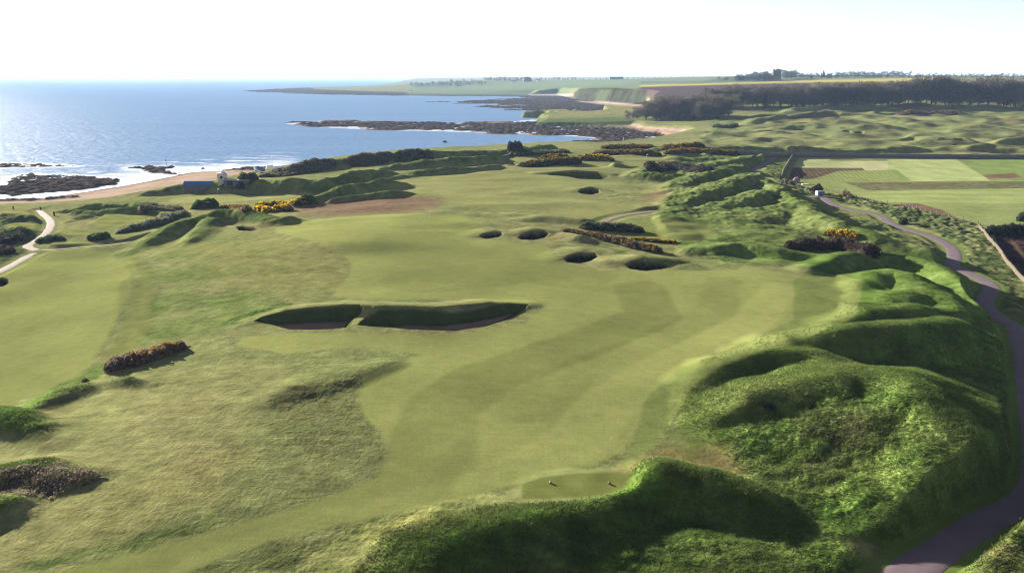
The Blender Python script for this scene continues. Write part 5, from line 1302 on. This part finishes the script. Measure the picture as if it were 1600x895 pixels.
def boat(label, x, y, z, rz, L, tilt, cover, mast):
    o = empty('boat', (x, y, z + .5), rz); o.rotation_euler = (0, tilt, rz); tag(o, label, 'boat')
    bm = bmesh.new(); rings = []
    for i in range(11):
        t = i / 10; w = L * .17 * (math.sin(min(1, t * 1.55 + .18) * math.pi / 2)) * (1 if t < .75 else 1 - ((t - .75) / .25) ** 2 * .35)
        w = w * min(1, t * 4 + .03); sh = .25 * (1 - t) ** 2
        xx = L / 2 - t * L
        rings.append([bm.verts.new((xx + (.5 * (1 - t) ** 3 if k in (0, 4) else 0), s_ * w, zz + (sh if k in (0, 4) else 0))) for k, (s_, zz) in enumerate(((-1, 1.0), (-.75, .35), (0, 0), (.75, .35), (1, 1.0)))])
    for i in range(10):
        for k in range(4): bm.faces.new((rings[i][k], rings[i + 1][k], rings[i + 1][k + 1], rings[i][k + 1]))
    bm.faces.new(rings[-1])
    h_ = MB(); h_.bm.free(); h_.bm = bm; hull = h_.build('hull', M_BOATW, o)
    d_ = MB(); d_.bm.faces.new([d_.bm.verts.new((v_[0] * .96, v_[1] * .94, .92)) for v_ in [tuple(rings_) for rings_ in [(L / 2, 0), (L * .3, L * .13), (0, L * .165), (-L / 2, L * .14), (-L / 2, -L * .14), (0, -L * .165), (L * .3, -L * .13)]]])
    d_.build('deck', M_BOATW, o)
    c_ = MB(); c_.prism([(-L * .15, .96), (L * .15, .96), (L * .11, 1.6), (0, 1.9), (-L * .11, 1.6)], -L * .42, L * .12)
    cv = c_.build('cover' if cover else 'cabin', M_BOATB if cover else M_BOATW, o); cv.rotation_euler = (0, 0, -math.pi / 2)
    if mast:
        MB().tube([(L * .05, 0, .9), (L * .05, 0, 6.5)], .07, 6).build('mast', M_BOATW, o)
    t_ = MB()
    for xx in (-L * .25, L * .2): t_.box((xx, 0, -.2), (.25, L * .26, .62))
    t_.build('cradle', M_POST, o)
    return o
x, y, z = at(405, 271)
boat('white boat with a blue cover drawn up above the beach', x, y, z + .4, 2.7, 7.0, -0.22, True, False)
x, y, z = at(419, 270)
boat('white boat with a mast lying right of the blue covered boat', x, y + 6, z + .3, 0.4, 5.5, 0.0, False, True)
x, y, z = at(435, 270)
boat('pale cabin boat nearest the thorn scrub above the beach', x, y + 4, z + .2, 0.2, 6.5, 0.05, False, False)
M_RED = mat_plain('red_paint', (0.45, 0.09, 0.05), 0.6, 0.1, 1.0)
x, y, z = at(385.5, 269)
o = empty('marker_post', (x, y, z)); tag(o, 'short red and white marker post by the boats', 'marker post')
MB().tube([(0, 0, -.3), (0, 0, 1.2)], .22, 8).build('post', M_BOATW, o); MB().tube([(0, 0, 1.2), (0, 0, 2.0)], .26, 8).build('band', M_RED, o)
x, y, z = at(974, 221.5)
o = empty('marker_post', (x, y, z)); tag(o, 'stout pale marker stone standing on the far rocky shore', 'marker post')
MB().tube([(0, 0, -.5), (0, 0, 1.4), (0, 0, 2.6)], [.5, .42, .3], 7).build('post', M_CREAM, o); MB().ball((0, 0, 2.6), .36, 1).build('cap', M_CREAM, o)
x, y = plane(260, 258.6, 0)
o = empty('sea_beacon', (x, y, 0)); tag(o, 'thin dark beacon pole standing in the sea on the reef', 'beacon')
MB().tube([(0, 0, -1.5), (0, 0, 3.4)], [.16, .10], 6).build('pole', M_DARK, o)
MB().tube([(0, 0, 2.6), (0, 0, 3.2)], [.3, .3], 6).build('top_mark', M_DARK, o)
M_ROCK = mat_plain('dark_sea_rock', (0.065, 0.05, 0.048), 0.9, 0.3, 1.0, 0.1)
def boulder(u, v, s, lab):
    x, y = plane(u, v, 0)
    bm = MB(); bm.ball((0, 0, 0), 1.0, 3)
    for vt in bm.bm.verts:
        p = vt.co; k = 1 + .25 * float(perlin(np.array([p.x * 1.3 + s]), np.array([p.y * 1.3 + p.z]), 50)[0]) + .12 * float(perlin(np.array([p.x * 3]), np.array([p.z * 3 + p.y * 2]), 51)[0])
        vt.co = p * k
        vt.co.x *= s; vt.co.y *= s * .8; vt.co.z *= s * .75
    o = bm.build('rock', M_ROCK, None, (x, y, s * .15)); tag(o, lab, 'rock')
boulder(695, 222.8, 1.7, 'lone dark rock rising from the sea below the long reef')
boulder(317, 264, .8, 'small dark rock awash between the beach reef and the boats')
boulder(233, 261, 1.2, 'dark rock at the seaward side of the small reef')

# ------------------------------------------------------------------ walls, fence, ruin, trailer
M_DRY = mat_plain('dry_stone', (0.12, 0.112, 0.11), 0.95, 0.45, 1.6, 0.12)
M_TURFW = mat_plain('pale_stone_coping', (0.09, 0.076, 0.055), 0.95, 0.35, 1.4, 0.08)
def wall(label, px, hgt, th_, mat, cope=None, step=1.6):
    pts = [at(u, v) for u, v in px]
    wx, wy = np.array([p[0] for p in pts]), np.array([p[1] for p in pts])
    L = np.concatenate([[0], np.cumsum(np.hypot(np.diff(wx), np.diff(wy)))]); q = np.linspace(0, L[-1], max(3, int(L[-1] / step)))
    wx, wy = np.interp(q, L, wx), np.interp(q, L, wy); zz = gz(wx, wy)
    d = np.column_stack([np.gradient(wx), np.gradient(wy)]); d /= np.linalg.norm(d, axis=1, keepdims=True); n_ = np.column_stack([-d[:, 1], d[:, 0]])
    def build(lo, hi, t0, t1, nm, mt, par=None):
        V_ = []
        for i in range(len(q)):
            j = random.uniform(-.07, .07) * hgt
            for s_, zq, t in ((-1, lo, t0), (-1, hi, t1), (1, hi, t1), (1, lo, t0)):
                V_.append((wx[i] + n_[i, 0] * s_ * t - wx.mean(), wy[i] + n_[i, 1] * s_ * t - wy.mean(), zz[i] + zq + (j if zq > 0 else 0) - zz.mean()))
        ii = np.arange(len(q) * 4).reshape(-1, 4)
        F = [(ii[a, k], ii[a, (k + 1) % 4], ii[a + 1, (k + 1) % 4], ii[a + 1, k]) for a in range(len(q) - 1) for k in range(4)]
        me = mesh_np(nm, np.array(V_), np.array(F))
        return link(nm, me, mt, par, (wx.mean(), wy.mean(), zz.mean()) if par is None else None)
    o = build(-.5, hgt, th_, th_ * .7, 'stone_wall', mat); tag(o, label, 'wall')
    if cope: build(hgt + .09 * hgt, hgt + .09 * hgt + .18, th_ * .85, th_ * .7, 'coping', cope, o)
    return o
wall('long dark dry stone wall between the crop fields and the far links', [(1150, 241), (1200, 244.5), (1245, 245.5), (1330, 246), (1420, 247), (1600, 248), (1680, 248.5)], 2.3, .4, M_DRY)
wall('straight stone wall running down the left edge of the crop fields', [(1238.5, 245), (1229, 261), (1219.5, 280)], 1.4, .4, M_DRY, M_TURFW)
wall('pale topped low stone wall along the brown soil plot', [(1530, 354), (1545, 374), (1559, 389.5), (1575, 413), (1599, 438.5), (1645, 485)], .9, .3, M_TURFW)
wall('dark stone wall in front of the nearest seaward bushes', [(762, 243), (800, 240.5), (850, 239), (880, 238.5)], 1.4, .4, M_DRY)
# fence
fp = [(1262, 292.5), (1284, 297), (1316, 302), (1331, 308), (1361, 315), (1406, 321), (1437.6, 328), (1480, 339), (1528, 351)]
pts = [at(u, v) for u, v in fp]
fx, fy = densify(np.array([p[0] for p in pts]), np.array([p[1] for p in pts]), 2.6)
fz = gz(fx, fy)
o = empty('post_and_wire_fence', (float(fx[0]), float(fy[0]), float(fz[0]))); tag(o, 'long post and wire fence between the lane verge and the crop fields', 'fence')
pm_ = MB().box((0, 0, .45), (.16, .16, 1.5)); first = pm_.build('post', M_POST, o)
for i in range(len(fx)):
    c = first if i == 0 else first.copy()
    if i: COL.objects.link(c); c.parent = o
    c.location = (float(fx[i] - fx[0]), float(fy[i] - fy[0]), float(fz[i] - fz[0])); c.rotation_euler = (random.uniform(-.06, .06), random.uniform(-.06, .06), 0)
for hh in (.5, 1.05):
    MB().tube([(float(fx[i] - fx[0]), float(fy[i] - fy[0]), float(fz[i] - fz[0]) + hh) for i in range(len(fx))], .02, 4).build('wire', M_GREYW, o)
# ruin
x, y, z = at(1244, 285.5)
o = empty('ruined_bothy', (x, y, z), 0.4); tag(o, 'small ruined stone bothy with a broken gable beside the lane', 'ruin')
M_RUIN = mat_plain('pinkish_rubble', (0.22, 0.165, 0.15), 0.95, 0.35, 1.5, 0.08)
g_ = MB(); g_.prism([(-1.7, -.4), (1.7, -.4), (1.7, 1.5), (.5, 2.5), (-.2, 2.2), (-.7, 2.4), (-1.7, 1.2)], -.25, .25); g_.build('gable', M_RUIN, o)
g_ = MB(); g_.prism([(0, -.4), (4.2, -.4), (4.2, .7), (3.2, 1.2), (2.2, .9), (1.2, 1.5), (0, 1.3)], 0, .45)
w_ = g_.build('side_wall', M_RUIN, o); w_.location = (1.5, .3, 0); w_.rotation_euler = (0, 0, 1.4)
x, y, z = at(1258, 289)
o = empty('stone_slab', (x, y, z), 0.1); tag(o, 'flat pale stone slab lying by the lane beyond the trailer', 'stone slab')
MB().box((0, 0, .3), (3.0, 1.2, .35)).build('top_slab', M_CREAM, o, bevel=.05); MB().box((-1, 0, .05), (.5, .9, .4)).box((1, 0, .05), (.5, .9, .4)).build('footing', M_RUIN, o)
# trailer
x, y, z = at(1280, 306.5)
o = empty('trailer', (x, y, z), 0.15); tag(o, 'small blue and white box trailer parked where the lane bends', 'trailer')
MB().box((.25, 0, 1.15), (2.6, 1.7, 1.5)).build('body', mat_plain('blue_trailer_paint', (0.05, 0.12, 0.28), 0.5, 0.1, 1.0), o, bevel=.06)
MB().box((-1.12, 0, 1.15), (.10, 1.66, 1.46)).build('front_panel', M_BOATW, o)
MB().box((.25, 0, 1.96), (2.7, 1.8, .08)).build('roof', M_BARN, o)
M_TYRE = mat_plain('tyre_rubber', (0.02, 0.02, 0.02), 0.9, 0.2, 2.0)
for s_ in (-1, 1):
    w_ = MB().tube([(.3, s_ * .93, .34), (.3, s_ * .74, .34)], .34, 14).build('wheel', M_TYRE, o)
    MB().tube([(.3, s_ * .95, .34), (.3, s_ * .93, .34)], .18, 10).build('hub', M_BARN, w_)
MB().tube([(-1.15, .5, .42), (-2.1, 0, .42)], .05, 6).tube([(-1.15, -.5, .42), (-2.1, 0, .42)], .05, 6).tube([(-2.05, 0, .45), (-2.05, 0, .02)], .05, 6).build('drawbar', M_BARN, o)
x, y, z = at(1545, 389.5)

# ------------------------------------------------------------------ golf furniture
M_FLAGW = mat_plain('white_flag_cloth', (0.8, 0.8, 0.78), 0.8, 0.04, 3.0)
def flag(u, v, lab, s=1.0, dx=.5):
    x, y, z = at(u, v)
    o = empty('golf_flag', (x, y, z)); tag(o, lab, 'golf flag', 'flags on the putting greens'); del o['group']
    MB().tube([(0, 0, -.1), (0, 0, 2.2 * s)], .022 * s, 6).build('flagstick', M_FLAGW, o)
    b = MB(); prev = None
    for i in range(6):
        t = i / 5; yy = .06 * math.sin(t * 5)
        a = b.bm.verts.new((t * .65 * s, yy, 2.18 * s - .05 * t)); c = b.bm.verts.new((t * .65 * s, yy, 1.7 * s + .02 * t))
        if prev: b.bm.faces.new((prev[0], a, c, prev[1]))
        prev = (a, c)
    me_ = b.build('flag', M_FLAGW, o); m_ = me_.modifiers.new('thickness', 'SOLIDIFY'); m_.thickness = .012
flag(340.5, 304, 'white golf flag on the left green in front of the dark dune', 1.1)
flag(671.5, 341.5, 'white golf flag on the plateau above the main fairway', .8)
flag(1010, 248.5, 'white golf flag on the far green beside the gorse belt', 1.1)
flag(1258.5, 223.5, 'white golf flag on the far links above the stone wall', 1.1)
M_TEEM = mat_plain('red_brown_tee_block', (0.24, 0.12, 0.075), 0.7, 0.15, 6.0)
M_TEEY = mat_plain('tan_tee_block', (0.30, 0.25, 0.16), 0.7, 0.15, 6.0)
for (u, v, mt, lab) in ((952, 755.5, M_TEEM, 'small red brown tee marker on the front tee, right of the pair'), (860, 754.5, M_TEEY, 'small tan tee marker on the front tee, left of the pair')):
    x, y, z = at(u, v)
    o = empty('tee_marker', (x, y, z)); tag(o, lab, 'tee marker')
    MB().ball((0, 0, .12), .15, 2).build('head', mt, o, smooth=True); MB().tube([(0, 0, -.15), (0, 0, .08)], .03, 6).build('spike', M_BARN, o)
for (u, v, h, lab) in ((85, 337.5, 1.5, 'dark wooden post beside the path between the left tees'), (63.5, 328.5, 1.2, 'dark post at the beach end of the left path'), (21, 327, 1.1, 'dark post behind the farthest left tee')):
    x, y, z = at(u, v)
    o = empty('wooden_post', (x, y, z)); tag(o, lab, 'post')
    MB().box((0, 0, h / 2 - .1), (.38, .34, h + .2)).build('shaft', M_DARK, o, bevel=.03); MB().box((0, 0, h + .05), (.5, .45, .1)).build('cap', M_DARK, o)

# ------------------------------------------------------------------ golfers
def person(label, x, y, z, rz, pose, coat, legs, s=1.0):
    J = {  # joints (x right, y forward, z up) and skin radius
        'pelvis': ((0, 0, .95), .15), 'belly': ((0, .03, 1.12), .145), 'chest': ((0, .05, 1.34), .16), 'neck': ((0, .08, 1.50), .06), 'head': ((0, .11, 1.62), .095), 'crown': ((0, .11, 1.72), .085),
        'hipl': ((-.10, 0, .88), .10), 'kneel': ((-.12, .05, .50), .065), 'anklel': ((-.13, 0, .09), .048), 'toel': ((-.14, .17, .04), .038),
        'hipr': ((.10, 0, .88), .10), 'kneer': ((.12, .05, .50), .065), 'ankler': ((.13, 0, .09), .048), 'toer': ((.15, .17, .04), .038),
        'shl': ((-.19, .05, 1.42), .065), 'ell': ((-.26, .10, 1.15), .048), 'wrl': ((-.12, .30, 1.00), .034), 'hal': ((-.06, .36, .95), .036),
        'shr': ((.19, .05, 1.42), .065), 'elr': ((.26, .10, 1.15), .048), 'wrr': ((.10, .30, .98), .034), 'har': ((.03, .36, .93), .036)}
    if pose == 'bend':
        for k in ('belly', 'chest', 'neck', 'head', 'crown', 'shl', 'ell', 'wrl', 'hal', 'shr', 'elr', 'wrr', 'har'):
            p, r_ = J[k]; a = .5; dy, dz = p[1], p[2] - .95
            J[k] = ((p[0], dy * math.cos(a) + dz * math.sin(a), .95 - dy * math.sin(a) * .6 + dz * math.cos(a)), r_)
    Ed = [('pelvis', 'belly'), ('belly', 'chest'), ('chest', 'neck'), ('neck', 'head'), ('head', 'crown'), ('pelvis', 'hipl'), ('hipl', 'kneel'), ('kneel', 'anklel'), ('anklel', 'toel'), ('pelvis', 'hipr'), ('hipr', 'kneer'), ('kneer', 'ankler'), ('ankler', 'toer'),
          ('chest', 'shl'), ('shl', 'ell'), ('ell', 'wrl'), ('wrl', 'hal'), ('chest', 'shr'), ('shr', 'elr'), ('elr', 'wrr'), ('wrr', 'har')]
    names = list(J)
    def skin(nm, keep, k, mat, par=None):
        bm = bmesh.new(); ly = bm.verts.layers.skin.verify(); vs = {}
        for i, n_ in enumerate(names):
            if n_ in keep:
                vs[n_] = bm.verts.new(J[n_][0]); vs[n_][ly].radius = (J[n_][1] * k, J[n_][1] * k); vs[n_][ly].use_root = (len(vs) == 1)
        for a, b in Ed:
            if a in vs and b in vs: bm.edges.new((vs[a], vs[b]))
        me = bpy.data.meshes.new(nm); bm.to_mesh(me); bm.free()
        o = link(nm, me, mat, par); m = o.modifiers.new('skin', 'SKIN'); m.use_smooth_shade = True; sb = o.modifiers.new('smooth', 'SUBSURF'); sb.levels = 2; sb.render_levels = 2
        return o
    root = skin('person', set(names), 1.0, mat_plain('skin_tone', (0.42, 0.26, 0.19), 0.6, 0.05, 3.0))
    root.location = (x, y, z); root.rotation_euler = (0, 0, rz); root.scale = (s, s, s); tag(root, label, 'person')
    skin('jacket', {'pelvis', 'belly', 'chest', 'shl', 'ell', 'wrl', 'shr', 'elr', 'wrr'}, 1.17, mat_plain('jacket_cloth', coat, 0.9, 0.15, 6.0), root)
    skin('trousers', {'pelvis', 'hipl', 'kneel', 'anklel', 'hipr', 'kneer', 'ankler'}, 1.15, mat_plain('trouser_cloth', legs, 0.9, 0.15, 6.0), root)
    hx = J['head'][0]
    MB().ball((0, hx[1] - .015, hx[2] + .085), .112, 2, (1, 1.05, .75)).build('cap', mat_plain('cap_cloth', (0.05, 0.05, 0.06), 0.9, 0.1, 5.0), root, smooth=True)
    f = MB().ball((0, hx[1] + .105, hx[2]), .022, 1, (.8, 1, 1.4)).ball((-.035, hx[1] + .088, hx[2] + .03), .012, 1).ball((.035, hx[1] + .088, hx[2] + .03), .012, 1)
    f.build('face', root.data.materials[0], root)
    return root
bi_ = 5
x, y, z = at(1006, 423.5)
x, y, z = at(1006, 417)
person('golfer in dark clothes stooping in the pot bunker', x, y, gz1(x, y), -1.2, 'bend', (0.10, 0.06, 0.065), (0.035, 0.03, 0.035))
MBc = MB().tube([(0, 0, .02), (.25, .1, 1.0)], .018, 6); 
o = MBc.build('golf_club', M_BARN, None, (x + .45, y - .2, gz1(x, y))); tag(o, 'thin golf club held by the golfer in the bunker', 'golf club')
x, y, z = at(1415.5, 208.5)
person('small figure in dark clothes walking on the far links', x, y, z, 1.0, 'stand', (0.04, 0.04, 0.05), (0.03, 0.03, 0.035), 1.15)
# ------------------------------------------------------------------ light, sky, haze, camera
SUN_AZ, SUN_EL = -47.0, 16.0       # degrees from +Y (negative = to the left), elevation
world = bpy.data.worlds.new('World'); scene.world = world; world.use_nodes = True
wt = world.node_tree
bg = wt.nodes.get('Background') or wt.nodes.new('ShaderNodeBackground')
sky = wt.nodes.new('ShaderNodeTexSky'); sky.sky_type = 'NISHITA'; sky.sun_disc = False
sky.sun_elevation = R(SUN_EL); sky.sun_rotation = R(SUN_AZ); sky.altitude = 50; sky.air_density = 0.45; sky.dust_density = 0.2; sky.ozone_density = 1.5
hs = wt.nodes.new('ShaderNodeHueSaturation'); hs.inputs['Saturation'].default_value = 0.5
wt.links.new(sky.outputs[0], hs.inputs['Color']); 
tn = wt.nodes.new('ShaderNodeMix'); tn.data_type = 'RGBA'; tn.blend_type = 'MULTIPLY'; tn.inputs[0].default_value = 1.0; tn.inputs[7].default_value = (1.0, 0.965, 1.02, 1)
wt.links.new(hs.outputs[0], tn.inputs[6]); wt.links.new(tn.outputs[2], bg.inputs[0]); bg.inputs[1].default_value = 0.05
ld = bpy.data.lights.new('sun', 'SUN'); ld.energy = 5.0; ld.angle = R(0.5); ld.color = (1.0, 0.92, 0.79)
lo = bpy.data.objects.new('sun', ld); COL.objects.link(lo)
sdv = Vector((math.sin(R(SUN_AZ)) * math.cos(R(SUN_EL)), math.cos(R(SUN_AZ)) * math.cos(R(SUN_EL)), math.sin(R(SUN_EL))))
lo.rotation_euler = sdv.to_track_quat('Z', 'Y').to_euler(); lo.location = (0, 0, 300)
cd = bpy.data.cameras.new('camera'); cam = bpy.data.objects.new('camera', cd); COL.objects.link(cam)
cam.location = (0, 0, HC); cam.rotation_euler = (math.pi / 2 - PITCH, 0, 0)
cd.sensor_width = 36; cd.sensor_fit = 'HORIZONTAL'; cd.lens = FPX / 1600 * 36; cd.clip_start = 0.5; cd.clip_end = 200000
scene.camera = cam
HAZE = 6.0e-5
if HAZE:
    mh = bpy.data.materials.new('sea_air'); mh.use_nodes = True; nt = mh.node_tree
    for q in list(nt.nodes): nt.nodes.remove(q)
    o_ = nt.nodes.new('ShaderNodeOutputMaterial'); pv = nt.nodes.new('ShaderNodeVolumePrincipled')
    pv.inputs['Color'].default_value = (0.46, 0.67, 1.0, 1); pv.inputs['Density'].default_value = HAZE; pv.inputs['Anisotropy'].default_value = 0.12
    nt.links.new(pv.outputs[0], o_.inputs['Volume'])
    b_ = MB(); top = 90.0; bot = -7.0
    b_.box((0, 0, (top + bot) / 2), (140000, 140000, top - bot))
    struct(b_.build('haze', mh), 'stuff')
scene.render.engine = 'CYCLES'
scene.cycles.max_bounces = 5; scene.cycles.diffuse_bounces = 2; scene.cycles.glossy_bounces = 2; scene.cycles.volume_bounces = 0
scene.cycles.use_denoising = True; scene.cycles.filter_width = 1.1
scene.view_settings.view_transform = 'Standard'; scene.view_settings.look = 'None'; scene.view_settings.gamma = 1.0
scene.view_settings.use_curve_mapping = False
scene.view_settings.exposure = 2.2
